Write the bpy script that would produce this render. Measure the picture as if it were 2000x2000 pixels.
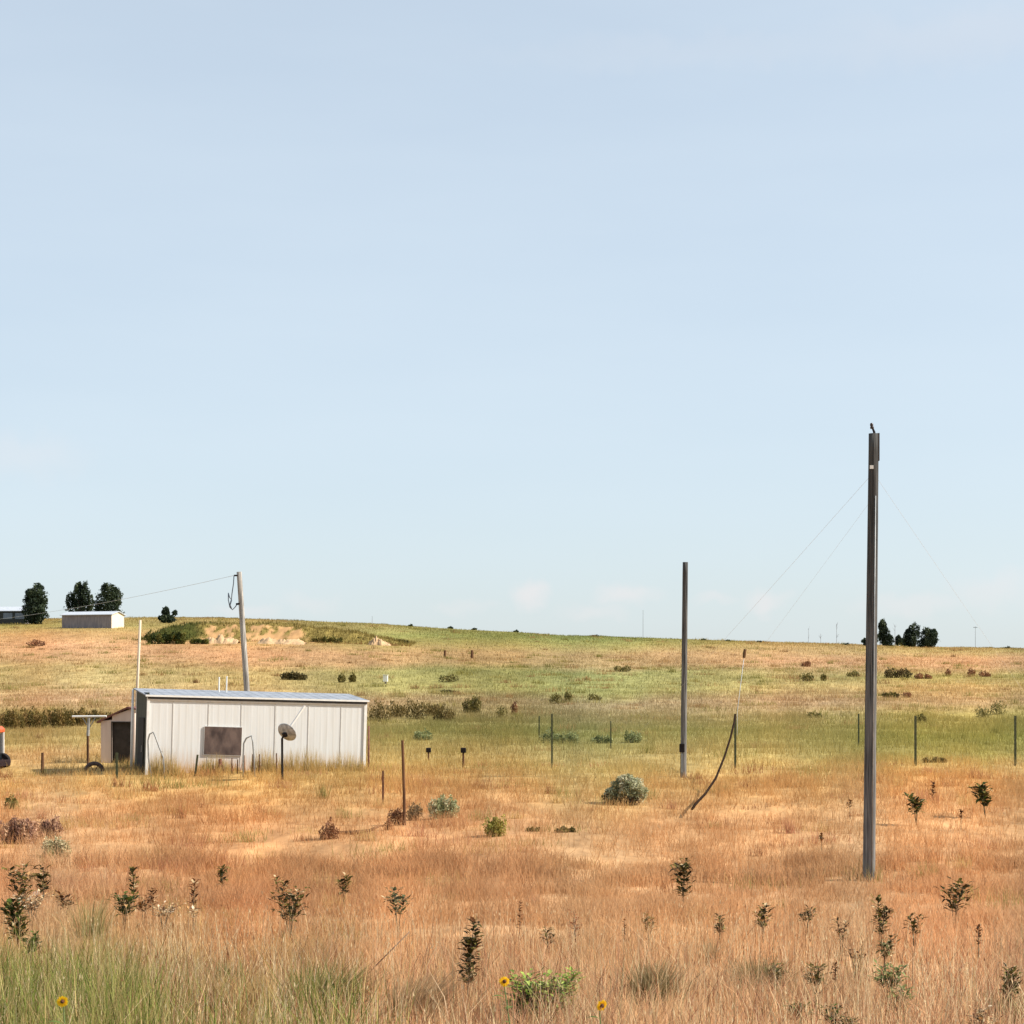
import bpy, math, random
import numpy as np
from mathutils import Vector, Matrix, Euler

for o in list(bpy.data.objects):
    bpy.data.objects.remove(o, do_unlink=True)
scene = bpy.context.scene
COL = scene.collection
R = math.radians
EYE = 3.0                 # height of the camera above the datum
F = 3732.0                # focal length in pixels of the 2000 px photograph
HY = 1340.0               # eye level in the photograph

# ------------------------------------------------------------------ camera
cam = bpy.data.cameras.new('camera')
cam.lens = 36.0 * F / 2000.0
cam.sensor_width = 36.0
cam.shift_y = (HY - 1000.0) / 2000.0
cam.clip_start = 0.1
cam.clip_end = 20000
camo = bpy.data.objects.new('camera', cam)
camo.location = (0, 0, EYE)
camo.rotation_euler = (R(90), 0, 0)
COL.objects.link(camo)
scene.camera = camo

# ------------------------------------------------------------------ light
SUN_EL = 38.0
SUN_AZ = 92.0             # clockwise from +Y: to the right and a little behind the camera
sun = bpy.data.lights.new('sun', 'SUN')
sun.energy = 5.0
sun.angle = R(0.53)
sun.color = (1.0, 0.93, 0.82)
suno = bpy.data.objects.new('sun', sun)
sd = Vector((math.sin(R(SUN_AZ)) * math.cos(R(SUN_EL)), math.cos(R(SUN_AZ)) * math.cos(R(SUN_EL)), math.sin(R(SUN_EL))))
suno.rotation_euler = sd.to_track_quat('Z', 'Y').to_euler()
suno.location = sd * 100
COL.objects.link(suno)

SKY_STRENGTH = 0.09
world = bpy.data.worlds.new('World')
scene.world = world
world.use_nodes = True
wn = world.node_tree.nodes
wl = world.node_tree.links
wn.clear()

def N(nodes, typ, **kw):
    n = nodes.new(typ)
    for k, v in kw.items():
        setattr(n, k, v)
    return n

def build_world():
    out = N(wn, 'ShaderNodeOutputWorld')
    bg = N(wn, 'ShaderNodeBackground')
    bg.inputs['Strength'].default_value = SKY_STRENGTH
    sky = N(wn, 'ShaderNodeTexSky', sky_type='NISHITA')
    sky.sun_disc = False
    sky.sun_elevation = R(SUN_EL)
    sky.sun_rotation = R(SUN_AZ)
    sky.air_density = 1.0
    sky.dust_density = 1.0
    sky.ozone_density = 2.0
    tc = N(wn, 'ShaderNodeTexCoord')
    # thin high veil that whitens the whole sky a little, plus soft cumulus far away near the horizon
    veil = N(wn, 'ShaderNodeTexNoise')
    veil.inputs['Scale'].default_value = 2.2
    veil.inputs['Detail'].default_value = 5
    mp = N(wn, 'ShaderNodeMapping')
    mp.inputs['Scale'].default_value = (1.0, 1.0, 5.0)
    wl.new(tc.outputs['Generated'], mp.inputs['Vector'])
    wl.new(mp.outputs['Vector'], veil.inputs['Vector'])
    vr = N(wn, 'ShaderNodeMapRange')
    vr.inputs['From Min'].default_value = 0.35
    vr.inputs['From Max'].default_value = 0.7
    vr.inputs['To Min'].default_value = VEIL[0]
    vr.inputs['To Max'].default_value = VEIL[1]
    wl.new(veil.outputs['Fac'], vr.inputs['Value'])
    mx = N(wn, 'ShaderNodeMix', data_type='RGBA')
    wl.new(vr.outputs['Result'], mx.inputs['Factor'])
    wl.new(sky.outputs['Color'], mx.inputs['A'])
    mx.inputs['B'].default_value = VEIL_COL
    # cumulus puffs
    nz = N(wn, 'ShaderNodeTexNoise')
    nz.inputs['Scale'].default_value = 60
    nz.inputs['Detail'].default_value = 4
    wl.new(tc.outputs['Generated'], nz.inputs['Vector'])
    sub = N(wn, 'ShaderNodeVectorMath', operation='SUBTRACT')
    sub.inputs[1].default_value = (0.5, 0.5, 0.5)
    wl.new(nz.outputs['Color'], sub.inputs[0])
    sc = N(wn, 'ShaderNodeVectorMath', operation='SCALE')
    sc.inputs['Scale'].default_value = 0.022
    wl.new(sub.outputs[0], sc.inputs[0])
    add = N(wn, 'ShaderNodeVectorMath', operation='ADD')
    wl.new(tc.outputs['Generated'], add.inputs[0])
    wl.new(sc.outputs[0], add.inputs[1])
    prev = None
    for (px, py, rx, ry, a) in CLOUDS:
        c = Vector(((px - 1000) / F, 1.0, (HY - py) / F)).normalized()
        d = N(wn, 'ShaderNodeVectorMath', operation='SUBTRACT')
        wl.new(add.outputs[0], d.inputs[0])
        d.inputs[1].default_value = c
        m = N(wn, 'ShaderNodeVectorMath', operation='MULTIPLY')
        m.inputs[1].default_value = (F / rx, F / rx, F / ry)
        wl.new(d.outputs[0], m.inputs[0])
        ln = N(wn, 'ShaderNodeVectorMath', operation='LENGTH')
        wl.new(m.outputs[0], ln.inputs[0])
        r = N(wn, 'ShaderNodeMapRange', interpolation_type='SMOOTHSTEP')
        r.inputs['From Min'].default_value = 1.35
        r.inputs['From Max'].default_value = 0.1
        r.inputs['To Min'].default_value = 0.0
        r.inputs['To Max'].default_value = a
        wl.new(ln.outputs['Value'], r.inputs['Value'])
        if prev is None:
            prev = r.outputs['Result']
        else:
            mm = N(wn, 'ShaderNodeMath', operation='MAXIMUM')
            wl.new(prev, mm.inputs[0])
            wl.new(r.outputs['Result'], mm.inputs[1])
            prev = mm.outputs[0]
    mx2 = N(wn, 'ShaderNodeMix', data_type='RGBA')
    wl.new(prev, mx2.inputs['Factor'])
    wl.new(mx.outputs['Result'], mx2.inputs['A'])
    mx2.inputs['B'].default_value = CLOUD_COL
    wl.new(mx2.outputs['Result'], bg.inputs['Color'])
    wl.new(bg.outputs[0], out.inputs['Surface'])

k = 1.0 / SKY_STRENGTH
VEIL = (0.60, 0.72)
VEIL_COL = (0.482 * k, 0.548 * k, 0.600 * k, 1)
CLOUD_COL = (0.545 * k, 0.52 * k, 0.52 * k, 1)
CLOUDS = [(1038, 1160, 46, 30, .6), (1222, 1158, 66, 28, .5), (1160, 1195, 60, 18, .3), (1495, 1172, 48, 26, .5),
          (1395, 1172, 40, 16, .3), (900, 1190, 60, 16, .2), (1780, 1180, 120, 26, .3), (1940, 1150, 90, 40, .3),
          (480, 1195, 60, 20, .3), (1900, 70, 330, 55, .15), (1350, 100, 420, 30, .08), (40, 890, 130, 50, .2),
          (600, 1180, 60, 20, .2)]
build_world()

scene.view_settings.view_transform = 'Standard'
scene.view_settings.look = 'None'
scene.view_settings.exposure = 0.70
scene.view_settings.gamma = 1.0

# ------------------------------------------------------------------ small maths
def hash2(ix, iy, seed):
    n = (ix.astype(np.int64) * 374761393 + iy.astype(np.int64) * 668265263 + seed * 1274126177) & 0x7fffffff
    n = ((n ^ (n >> 13)) * 1274126177) & 0x7fffffff
    return ((n ^ (n >> 16)) & 0xffff) / 65535.0

def vnoise(x, y, seed=0):
    ix = np.floor(x); iy = np.floor(y)
    fx = x - ix; fy = y - iy
    fx = fx * fx * (3 - 2 * fx); fy = fy * fy * (3 - 2 * fy)
    a = hash2(ix, iy, seed); b = hash2(ix + 1, iy, seed)
    c = hash2(ix, iy + 1, seed); d = hash2(ix + 1, iy + 1, seed)
    return (a * (1 - fx) + b * fx) * (1 - fy) + (c * (1 - fx) + d * fx) * fy

def fbm(x, y, seed=0, oct=4):
    s = 0; a = 0.5; t = 0
    for i in range(oct):
        s = s + a * vnoise(x * 2 ** i, y * 2 ** i, seed + i * 17)
        t += a; a *= 0.55
    return s / t

# ------------------------------------------------------------------ the lie of the land
TAB = [(1.0, -1.75), (5.0, -1.95), (9.0, -2.30), (12.5, -2.56), (16, -2.72), (22, -3.02), (31, -3.42), (42, -3.2), (52, -2.85), (60, -2.60),
       (80, -2.38), (110, -1.95), (160, -0.43)]
TT = [(160, 0.0), (220, .55), (300, .88), (360, .965), (420, 1.0)]
HX = [-600, 0, 300, 420, 560, 720, 800, 900, 1000, 1100, 1300, 1500, 1700, 1800, 2000, 2600]
HYS = [1216, 1208, 1204, 1205, 1210, 1216, 1222, 1228, 1233, 1240, 1246, 1253, 1258, 1262, 1266, 1272]
LG = np.linspace(0, math.log(420), 400)
_near = np.interp(np.exp(LG), [t[0] for t in TAB], [t[1] for t in TAB])
_t = np.interp(np.exp(LG), [t[0] for t in TT], [t[1] for t in TT])
_ker = np.hanning(33); _ker /= _ker.sum()
_near = np.convolve(np.pad(_near, 16, mode='edge'), _ker, 'valid')
_t2 = np.convolve(np.pad(_t, 16, mode='edge'), _ker, 'valid')

def ground_np(X, Y):
    D = np.maximum(np.abs(Y) * 0.999 + 0.001, np.hypot(X, Y) * np.where(Y > 0, 0.45, 1.0))
    D = np.maximum(D, 1.0)
    px = np.where(Y > 0, 1000 + F * X / np.maximum(Y, np.abs(X) * .4 + 1e-3), 1000 + 1500 * np.sign(X))
    hy = np.interp(px, HX, HYS)
    Dc = np.minimum(D, 420.0)
    ld = np.log(Dc)
    zn = np.interp(ld, LG, _near)
    t = np.interp(ld, LG, _t2)
    y160 = HY + 0.43 / 160 * F
    yy = y160 + (hy - y160) * t
    zf = (HY - yy) / F * Dc
    w = np.clip((D - 140) / 40, 0, 1)
    w = w * w * (3 - 2 * w)
    z = zn * (1 - w) + zf * w
    z = np.where(D > 420, z - (D - 420) * 0.004, z)
    bump = (fbm(X * .22, Y * .22, 5, 3) - .5) * .22 + (fbm(X * .9, Y * .9, 9, 2) - .5) * .10
    z = z + bump * np.clip((D - 5) / 10, 0, 1) * np.clip((260 - D) / 100, 0, 1)
    return z + EYE

def ground(x, y):
    return float(ground_np(np.array([float(x)]), np.array([float(y)]))[0])

_DS = np.exp(np.linspace(math.log(9), math.log(419), 3000))
def at(px, py):
    """first place on the ground seen at photograph pixel (px, py): returns x, y, z, metres per pixel"""
    X = (px - 1000) / F * _DS
    yy = HY - (ground_np(X, _DS) - EYE) / _DS * F
    idx = np.nonzero(yy <= py)[0]
    D = _DS[idx[0]] if len(idx) else 419.0
    x = (px - 1000) / F * D
    return x, float(D), ground(x, D), D / F

def atD(px, D):
    x = (px - 1000) / F * D
    return x, D, ground(x, D), D / F

def P(px, py, D):
    return Vector(((px - 1000) / F * D, D, EYE + (HY - py) / F * D))

def s2l(c):
    c = np.asarray(c, float) / 255.0
    return np.where(c <= 0.04045, c / 12.92, ((c + 0.055) / 1.055) ** 2.4)

CL = [(1190, (165, 135, 75)), (1222, (150, 138, 70)), (1238, (188, 145, 85)), (1260, (198, 148, 98)), (1285, (188, 150, 98)), (1300, (172, 148, 88)),
      (1330, (182, 160, 98)), (1365, (190, 155, 108)), (1385, (162, 136, 80)), (1425, (176, 154, 90)), (1452, (182, 158, 92)), (1472, (202, 160, 100)),
      (1500, (205, 165, 95)), (1530, (216, 166, 95)), (1562, (210, 150, 90)), (1600, (212, 150, 95)), (1680, (210, 152, 100)), (1760, (206, 150, 104)),
      (1840, (192, 150, 100)), (1900, (160, 145, 85)), (1980, (130, 130, 68)), (2200, (125, 128, 65))]
CC = [(1225, (160, 142, 80)), (1243, (146, 140, 72)), (1256, (172, 148, 80)), (1275, (198, 148, 98)), (1295, (195, 150, 100)), (1310, (158, 146, 84)),
      (1345, (180, 162, 94)), (1368, (182, 146, 104)), (1392, (178, 148, 98)), (1415, (166, 146, 86)), (1430, (162, 146, 80)), (1470, (192, 160, 94)), (1500, (205, 165, 95)),
      (1530, (210, 158, 92)), (1600, (212, 152, 98)), (1750, (205, 150, 102)), (1850, (210, 158, 108)), (1950, (208, 162, 116)), (2200, (200, 158, 115))]
CR = [(1255, (172, 140, 80)), (1275, (168, 148, 85)), (1290, (190, 145, 95)), (1305, (195, 155, 105)), (1325, (152, 142, 74)), (1345, (190, 160, 95)),
      (1375, (175, 145, 95)), (1400, (156, 143, 74)), (1450, (142, 139, 64)), (1482, (160, 146, 72)), (1505, (200, 160, 90)), (1535, (205, 148, 85)),
      (1600, (212, 155, 100)), (1750, (205, 150, 102)), (1850, (208, 156, 110)), (1950, (202, 158, 116)), (2200, (185, 148, 112))]
ALB = 0.72
def veg(X, Y, Z, jitter=True):
    """plant cover colour (linear albedo) at a place"""
    Ys = np.maximum(Y, 4.0)
    px = 1000 + F * X / Ys
    py = HY - (Z - EYE) / Ys * F
    sc = np.clip(Ys, 10, 400)
    n1 = fbm(X / (sc * .055), Y / (sc * .16), 21, 4) - .5
    n2 = fbm(X / (sc * .012) , Y / (sc * .05), 33, 4) - .5
    amp = np.interp(py, [1205, 1300, 1500, 1700, 2000], [8, 20, 44, 120, 160])
    pw = py + n1 * amp + n2 * amp * .45
    cols = []
    for C in (CL, CC, CR):
        ys = [c[0] for c in C]
        lin = np.array([s2l(c[1]) for c in C])
        cols.append(np.stack([np.interp(pw, ys, lin[:, i]) for i in range(3)], -1))
    pxw = px + n1 * 500
    wl_ = np.clip((700 - pxw) / 550, 0, 1)[:, None]
    wr_ = np.clip((pxw - 1300) / 550, 0, 1)[:, None]
    c = cols[0] * wl_ + cols[2] * wr_ + cols[1] * (1 - wl_ - wr_)
    # bottom left corner grows greener, right side of that stays straw coloured
    n3 = fbm(X / (sc * .03), Y / (sc * .09), 51, 4) - .5
    k = 1 + n3[:, None] * .55
    c = c * k
    # redder / greener drift
    n4 = (fbm(X / (sc * .045), Y / (sc * .12), 71, 3) - .5)[:, None]
    c = c * (1 + n4 * np.array([[.35, 0.0, -.25]]))
    far = np.clip((Ys - 50) / 40, 0, 1)[:, None]
    st = (fbm(X / (sc * .16), Y / (sc * .03), 101, 3) - .5)[:, None]
    c = c * (1 + far * np.clip(st * 3.2, -.5, .5) * np.array([[.42, .18, .34]]))
    sp = np.clip((fbm(X / (sc * .10), Y / (sc * .022), 131, 3) - .66) * 8, 0, 1)[:, None] * far * .55
    c = c * (1 - sp) + sp * s2l((214, 190, 122))
    c = np.clip(c, 0.01, 1) * ALB
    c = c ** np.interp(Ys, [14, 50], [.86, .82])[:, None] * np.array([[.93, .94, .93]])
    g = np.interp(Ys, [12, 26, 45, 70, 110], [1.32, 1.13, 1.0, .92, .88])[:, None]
    pale = np.clip(fbm(X / (sc * .04), Y / (sc * .1), 88, 4) * 3.2 - 1.9, 0, 1)[:, None] * np.clip((70 - Ys) / 30, 0, 1)[:, None]
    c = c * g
    return np.clip(c * (1 - .38 * pale) + pale * .38 * np.array([[.66, .49, .30]]), 0, .74)

# ------------------------------------------------------------------ materials
MATS = {}
def mat(name, c1, c2=None, scale=8, rough=.8, metal=0.0, stretch=(1, 1, 1), bump=0.0, detail=6, spec=.3, lo=.35, hi=.65):
    if name in MATS: return MATS[name]
    m = bpy.data.materials.new(name); m.use_nodes = True
    nt = m.node_tree; ns = nt.nodes; ls = nt.links
    b = ns['Principled BSDF']
    b.inputs['Roughness'].default_value = rough
    b.inputs['Metallic'].default_value = metal
    b.inputs['Specular IOR Level'].default_value = spec
    c2 = c2 or tuple(x * .7 for x in c1)
    tc = N(ns, 'ShaderNodeTexCoord'); mp = N(ns, 'ShaderNodeMapping')
    mp.inputs['Scale'].default_value = stretch
    nz = N(ns, 'ShaderNodeTexNoise')
    nz.inputs['Scale'].default_value = scale; nz.inputs['Detail'].default_value = detail
    ls.new(tc.outputs['Object'], mp.inputs['Vector']); ls.new(mp.outputs['Vector'], nz.inputs['Vector'])
    cr = N(ns, 'ShaderNodeValToRGB')
    cr.color_ramp.elements[0].position = lo; cr.color_ramp.elements[1].position = hi
    cr.color_ramp.elements[0].color = (*c2, 1); cr.color_ramp.elements[1].color = (*c1, 1)
    ls.new(nz.outputs['Fac'], cr.inputs['Fac']); ls.new(cr.outputs['Color'], b.inputs['Base Color'])
    if bump:
        bp = N(ns, 'ShaderNodeBump'); bp.inputs['Strength'].default_value = bump; bp.inputs['Distance'].default_value = .02
        ls.new(nz.outputs['Fac'], bp.inputs['Height']); ls.new(bp.outputs['Normal'], b.inputs['Normal'])
    MATS[name] = m
    return m

def leaf_mat(name, trans=.35, rough=.7, gain=1.0, spec=.2):
    """colour per leaf or blade comes from the mesh attribute col; thin leaves let some sun through"""
    if name in MATS: return MATS[name]
    m = bpy.data.materials.new(name); m.use_nodes = True
    nt = m.node_tree; ns = nt.nodes; ls = nt.links
    b = ns['Principled BSDF']
    b.inputs['Roughness'].default_value = rough
    b.inputs['Specular IOR Level'].default_value = spec
    a = N(ns, 'ShaderNodeAttribute', attribute_name='col')
    ls.new(a.outputs['Color'], b.inputs['Base Color'])
    t = N(ns, 'ShaderNodeBsdfTranslucent')
    ls.new(a.outputs['Color'], t.inputs['Color'])
    mx = N(ns, 'ShaderNodeMixShader'); mx.inputs['Fac'].default_value = trans
    ls.new(b.outputs[0], mx.inputs[1]); ls.new(t.outputs[0], mx.inputs[2])
    ls.new(mx.outputs[0], ns['Material Output'].inputs['Surface'])
    MATS[name] = m
    return m

# ------------------------------------------------------------------ mesh builder
class MB:
    def __init__(s): s.v = []; s.f = []; s.c = []
    def add(s, vs, fs, col=None):
        o = len(s.v)
        s.v.extend([tuple(v) for v in vs]); s.f.extend([tuple(i + o for i in f) for f in fs])
        s.c.extend([col or (.5, .5, .5)] * len(vs))
    def box(s, a, b, M=None, bev=0.0):
        (x0, y0, z0), (x1, y1, z1) = a, b
        vs = [Vector(p) for p in [(x0, y0, z0), (x1, y0, z0), (x1, y1, z0), (x0, y1, z0), (x0, y0, z1), (x1, y0, z1), (x1, y1, z1), (x0, y1, z1)]]
        if M is not None: vs = [M @ v for v in vs]
        s.add(vs, [(0, 3, 2, 1), (4, 5, 6, 7), (0, 1, 5, 4), (1, 2, 6, 5), (2, 3, 7, 6), (3, 0, 4, 7)])
    def tube(s, pts, rs, n=8, cap=True, col=None, jit=0, rng=None):
        pts = [Vector(p) for p in pts]
        if not hasattr(rs, '__len__'): rs = [rs] * len(pts)
        vs = []; fs = []
        ref = None
        for i, p in enumerate(pts):
            t = (pts[min(i + 1, len(pts) - 1)] - pts[max(i - 1, 0)]).normalized()
            if ref is None:
                ref = Vector((1, 0, 0)) if abs(t.x) < .8 else Vector((0, 1, 0))
            u = (ref - t * ref.dot(t)).normalized(); w = t.cross(u); ref = u
            for k in range(n):
                a = 2 * math.pi * k / n
                r = rs[i] * (1 + (rng.uniform(-jit, jit) if jit else 0))
                vs.append(p + u * (math.cos(a) * r) + w * (math.sin(a) * r))
        for i in range(len(pts) - 1):
            for k in range(n):
                fs.append((i * n + k, i * n + (k + 1) % n, (i + 1) * n + (k + 1) % n, (i + 1) * n + k))
        if cap:
            fs.append(tuple(reversed(range(n)))); fs.append(tuple(range((len(pts) - 1) * n, len(pts) * n)))
        s.add(vs, fs, col)
    def lathe(s, prof, M=None, n=20, col=None):
        vs = []; fs = []
        for (r, z) in prof:
            for k in range(n):
                a = 2 * math.pi * k / n
                v = Vector((r * math.cos(a), r * math.sin(a), z))
                vs.append(M @ v if M is not None else v)
        for i in range(len(prof) - 1):
            for k in range(n):
                fs.append((i * n + k, i * n + (k + 1) % n, (i + 1) * n + (k + 1) % n, (i + 1) * n + k))
        s.add(vs, fs, col)
    def prism(s, poly, y0, y1, M=None):
        n = len(poly)
        vs = [Vector((x, y0, z)) for x, z in poly] + [Vector((x, y1, z)) for x, z in poly]
        if M is not None: vs = [M @ v for v in vs]
        fs = [tuple(range(n)), tuple(reversed(range(n, 2 * n)))] + [(i, i + n, (i + 1) % n + n, (i + 1) % n) for i in range(n)]
        s.add(vs, fs)
    def build(s, name, m, parent=None, smooth=False, bevel=0.0, color=False):
        me = bpy.data.meshes.new(name)
        me.from_pydata([tuple(v) for v in s.v], [], s.f)
        if color:
            at_ = me.color_attributes.new('col', 'FLOAT_COLOR', 'POINT')
            arr = np.ones((len(s.v), 4), np.float32); arr[:, :3] = np.array(s.c)
            at_.data.foreach_set('color', arr.ravel())
        me.materials.append(m)
        if not color:
            import bmesh
            bm = bmesh.new(); bm.from_mesh(me); bmesh.ops.recalc_face_normals(bm, faces=bm.faces); bm.to_mesh(me); bm.free()
        if smooth:
            me.polygons.foreach_set('use_smooth', [True] * len(me.polygons))
        me.update()
        o = bpy.data.objects.new(name, me)
        COL.objects.link(o)
        if parent is not None: o.parent = parent
        if bevel:
            md = o.modifiers.new('bevel', 'BEVEL'); md.width = bevel; md.segments = 2; md.limit_method = 'ANGLE'
        return o

def np_mesh(name, V, T, C, m, parent=None, smooth=False):
    """mesh from arrays: V (n,3), T (m,3) triangles or (m,4) quads, C (n,3) colours"""
    me = bpy.data.meshes.new(name)
    k = T.shape[1]
    me.vertices.add(len(V)); me.vertices.foreach_set('co', np.ascontiguousarray(V, np.float32).ravel())
    me.loops.add(T.size); me.loops.foreach_set('vertex_index', np.ascontiguousarray(T, np.int32).ravel())
    me.polygons.add(len(T))
    me.polygons.foreach_set('loop_start', np.arange(0, T.size, k, dtype=np.int32))
    if smooth: me.polygons.foreach_set('use_smooth', np.ones(len(T), bool))
    a = me.color_attributes.new('col', 'FLOAT_COLOR', 'POINT')
    arr = np.ones((len(V), 4), np.float32); arr[:, :3] = C
    a.data.foreach_set('color', arr.ravel())
    me.materials.append(m)
    me.update(calc_edges=True); me.validate()
    o = bpy.data.objects.new(name, me); COL.objects.link(o)
    if parent is not None: o.parent = parent
    return o

def tag(o, label=None, cat=None, group=None, kind=None):
    if label: o['label'] = label
    if cat: o['category'] = cat
    if group: o['group'] = group
    if kind: o['kind'] = kind
    return o

def empty(name, loc, label, cat, group=None, rot=(0, 0, 0)):
    o = bpy.data.objects.new(name, None); o.empty_display_size = .2
    o.location = loc; o.rotation_euler = rot
    COL.objects.link(o)
    return tag(o, label, cat, group)

# ------------------------------------------------------------------ ground sheet
def make_ground():
    inner = np.linspace(-0.36, 0.36, 420)
    outer = np.concatenate([np.linspace(-math.pi, -0.4, 50)[:-1], inner, np.linspace(0.4, math.pi, 50)[1:]])
    rad = np.concatenate([[0.0], np.exp(np.linspace(math.log(2), math.log(430), 420)), np.exp(np.linspace(math.log(450), math.log(9000), 30))])
    A, Rr = np.meshgrid(outer, rad)
    X = (Rr * np.sin(A)).ravel(); Y = (Rr * np.cos(A)).ravel()
    Z = ground_np(X, Y)
    C = veg(X, Y, Z)
    # soil between the plants is a little darker than their tops
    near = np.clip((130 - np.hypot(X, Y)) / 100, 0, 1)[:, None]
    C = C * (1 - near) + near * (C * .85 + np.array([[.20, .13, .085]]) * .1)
    na = len(outer); nr = len(rad)
    i = np.arange(nr - 1)[:, None] * na + np.arange(na - 1)[None, :]
    T = np.stack([i, i + 1, i + na + 1, i + na], -1).reshape(-1, 4)
    T = T[:, ::-1]
    m = bpy.data.materials.new('prairie_ground'); m.use_nodes = True
    ns = m.node_tree.nodes; ls = m.node_tree.links; b = ns['Principled BSDF']
    b.inputs['Roughness'].default_value = .95; b.inputs['Specular IOR Level'].default_value = .05
    a = N(ns, 'ShaderNodeAttribute', attribute_name='col')
    g = N(ns, 'ShaderNodeNewGeometry')
    last = a.outputs['Color']
    for (sc, stx, lo, hi) in ((.9, (1, .35, 1), .72, 1.26), (.16, (1, .3, 1), .76, 1.22), (3.2, (1, .35, 1), .72, 1.26)):
        mp = N(ns, 'ShaderNodeMapping'); mp.inputs['Scale'].default_value = stx
        nz = N(ns, 'ShaderNodeTexNoise'); nz.inputs['Scale'].default_value = sc; nz.inputs['Detail'].default_value = 7
        nz.inputs['Roughness'].default_value = .65
        ls.new(g.outputs['Position'], mp.inputs['Vector']); ls.new(mp.outputs['Vector'], nz.inputs['Vector'])
        mr = N(ns, 'ShaderNodeMapRange'); mr.inputs['From Min'].default_value = .3; mr.inputs['From Max'].default_value = .7
        mr.inputs['To Min'].default_value = lo; mr.inputs['To Max'].default_value = hi
        ls.new(nz.outputs['Fac'], mr.inputs['Value'])
        mu = N(ns, 'ShaderNodeVectorMath', operation='SCALE')
        ls.new(last, mu.inputs[0]); ls.new(mr.outputs['Result'], mu.inputs['Scale'])
        last = mu.outputs[0]
    ls.new(last, b.inputs['Base Color'])
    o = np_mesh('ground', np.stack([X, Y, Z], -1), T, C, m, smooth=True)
    tag(o, kind='structure')
make_ground()

# ------------------------------------------------------------------ grass (one uncountable cover)
rs = np.random.RandomState(7)
def blades(px0, px1, D0, D1, n, hfun, wfun, lean=.35, segs=2, cfun=None, dens=None):
    px = rs.uniform(px0, px1, n)
    D = np.sqrt(rs.uniform(D0 ** 2, D1 ** 2, n))
    if D0 > 30: D = D * (1 + .35 * (fbm(px / 130., D * 0 + D0, 3, 3) - .5) + rs.normal(0, .05, n)); D = np.minimum(D, 418)
    X = (px - 1000) / F * D; Y = D
    # gather into tussocks
    if dens is not None:
        keep = rs.uniform(0, 1, n) < dens(X, Y)
        X = X[keep]; Y = Y[keep]; D = D[keep]; n = len(X)
    Z = ground_np(X, Y) - .02
    h = hfun(X, Y, D, n); w = wfun(X, Y, D, n)
    az = rs.uniform(0, 2 * math.pi, n)
    la = rs.uniform(0, 2 * math.pi, n)                       # a light wind leans things to the right
    l = np.abs(rs.normal(lean, lean * .6, n)) * h * np.where(rs.uniform(0, 1, n) < .09, 2.6, 1)
    lx = np.cos(la) * l; ly = np.sin(la) * l
    wx = np.cos(az) * w * .5; wy = np.sin(az) * w * .5
    base = np.stack([X, Y, Z], -1)
    W = np.stack([wx, wy, np.zeros(n)], -1)
    top = base + np.stack([lx, ly, h], -1)
    C = cfun(X, Y, Z, n) if cfun else veg(X, Y, Z)
    v_ = np.clip((26 - D) / 40, .0, .3)[:, None] + .13
    C = C * (1 + rs.uniform(-1, 1, (n, 1)) * v_) * (1 + rs.uniform(-1, 1, (n, 1)) * np.array([[.0, .05, .12]]))
    if segs == 2:
        mid = base + np.stack([lx * .3, ly * .3, h * .58], -1)
        V = np.stack([base - W, base + W, mid - W * .8, mid + W * .8, top], 1).reshape(-1, 3)
        i = np.arange(n)[:, None] * 5
        T = np.concatenate([i + np.array([[0, 1, 3]]), i + np.array([[0, 3, 2]]), i + np.array([[2, 3, 4]])], 0)
        Cc = np.repeat(C, 5, 0)
    else:
        V = np.stack([base - W, base + W, top], 1).reshape(-1, 3)
        i = np.arange(n)[:, None] * 3
        T = i + np.array([[0, 1, 2]])
        Cc = np.repeat(C, 3, 0)
    return V, T, Cc

def joinp(parts):
    Vs = []; Ts = []; Cs = []; o = 0
    for V, T, C in parts:
        Vs.append(V); Ts.append(T + o); Cs.append(C); o += len(V)
    return np.concatenate(Vs), np.concatenate(Ts), np.concatenate(Cs)

GRASS = leaf_mat('dry_grass', trans=.5, rough=.75, spec=.1)
def h_straw(X, Y, D, n):
    b = .30 + (fbm(X * .5, Y * .5, 91, 3) - .5) * .55
    return np.clip(b, .08, .55) * rs.uniform(.5, 1.2, n) * np.interp(D, [10, 24, 40], [.8, .85, 1.0])
def w_all(X, Y, D, n):
    return (.0032 + .00021 * D) * rs.uniform(.6, 1.4, n)
def d_tuss(X, Y):
    return np.clip((fbm(X * 1.6, Y * 1.2, 61, 4) - .37) * 4.0, .14, 1)
parts = [blades(-250, 2250, 10, 14.5, 56000, h_straw, w_all, .35, 2, None, d_tuss),
         blades(-250, 2250, 14.5, 22, 112000, h_straw, w_all, .35, 2, None, d_tuss),
         blades(-250, 2250, 22, 36, 180000, h_straw, w_all, .35, 2, None, d_tuss),
         blades(-200, 2200, 36, 62, 170000, h_straw, w_all, .35, 1, None, d_tuss),
         blades(-150, 2150, 62, 110, 150000, lambda X, Y, D, n: h_straw(X, Y, D, n) * .9, w_all, .3, 1),
         blades(-150, 2150, 90, 160, 80000, lambda X, Y, D, n: h_straw(X, Y, D, n) * .9, w_all, .3, 1),
         blades(-120, 2120, 130, 230, 80000, lambda X, Y, D, n: h_straw(X, Y, D, n) * .9, w_all, .3, 1),
         blades(-120, 2120, 200, 418, 90000, lambda X, Y, D, n: h_straw(X, Y, D, n) * .9, w_all, .3, 1)]
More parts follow.
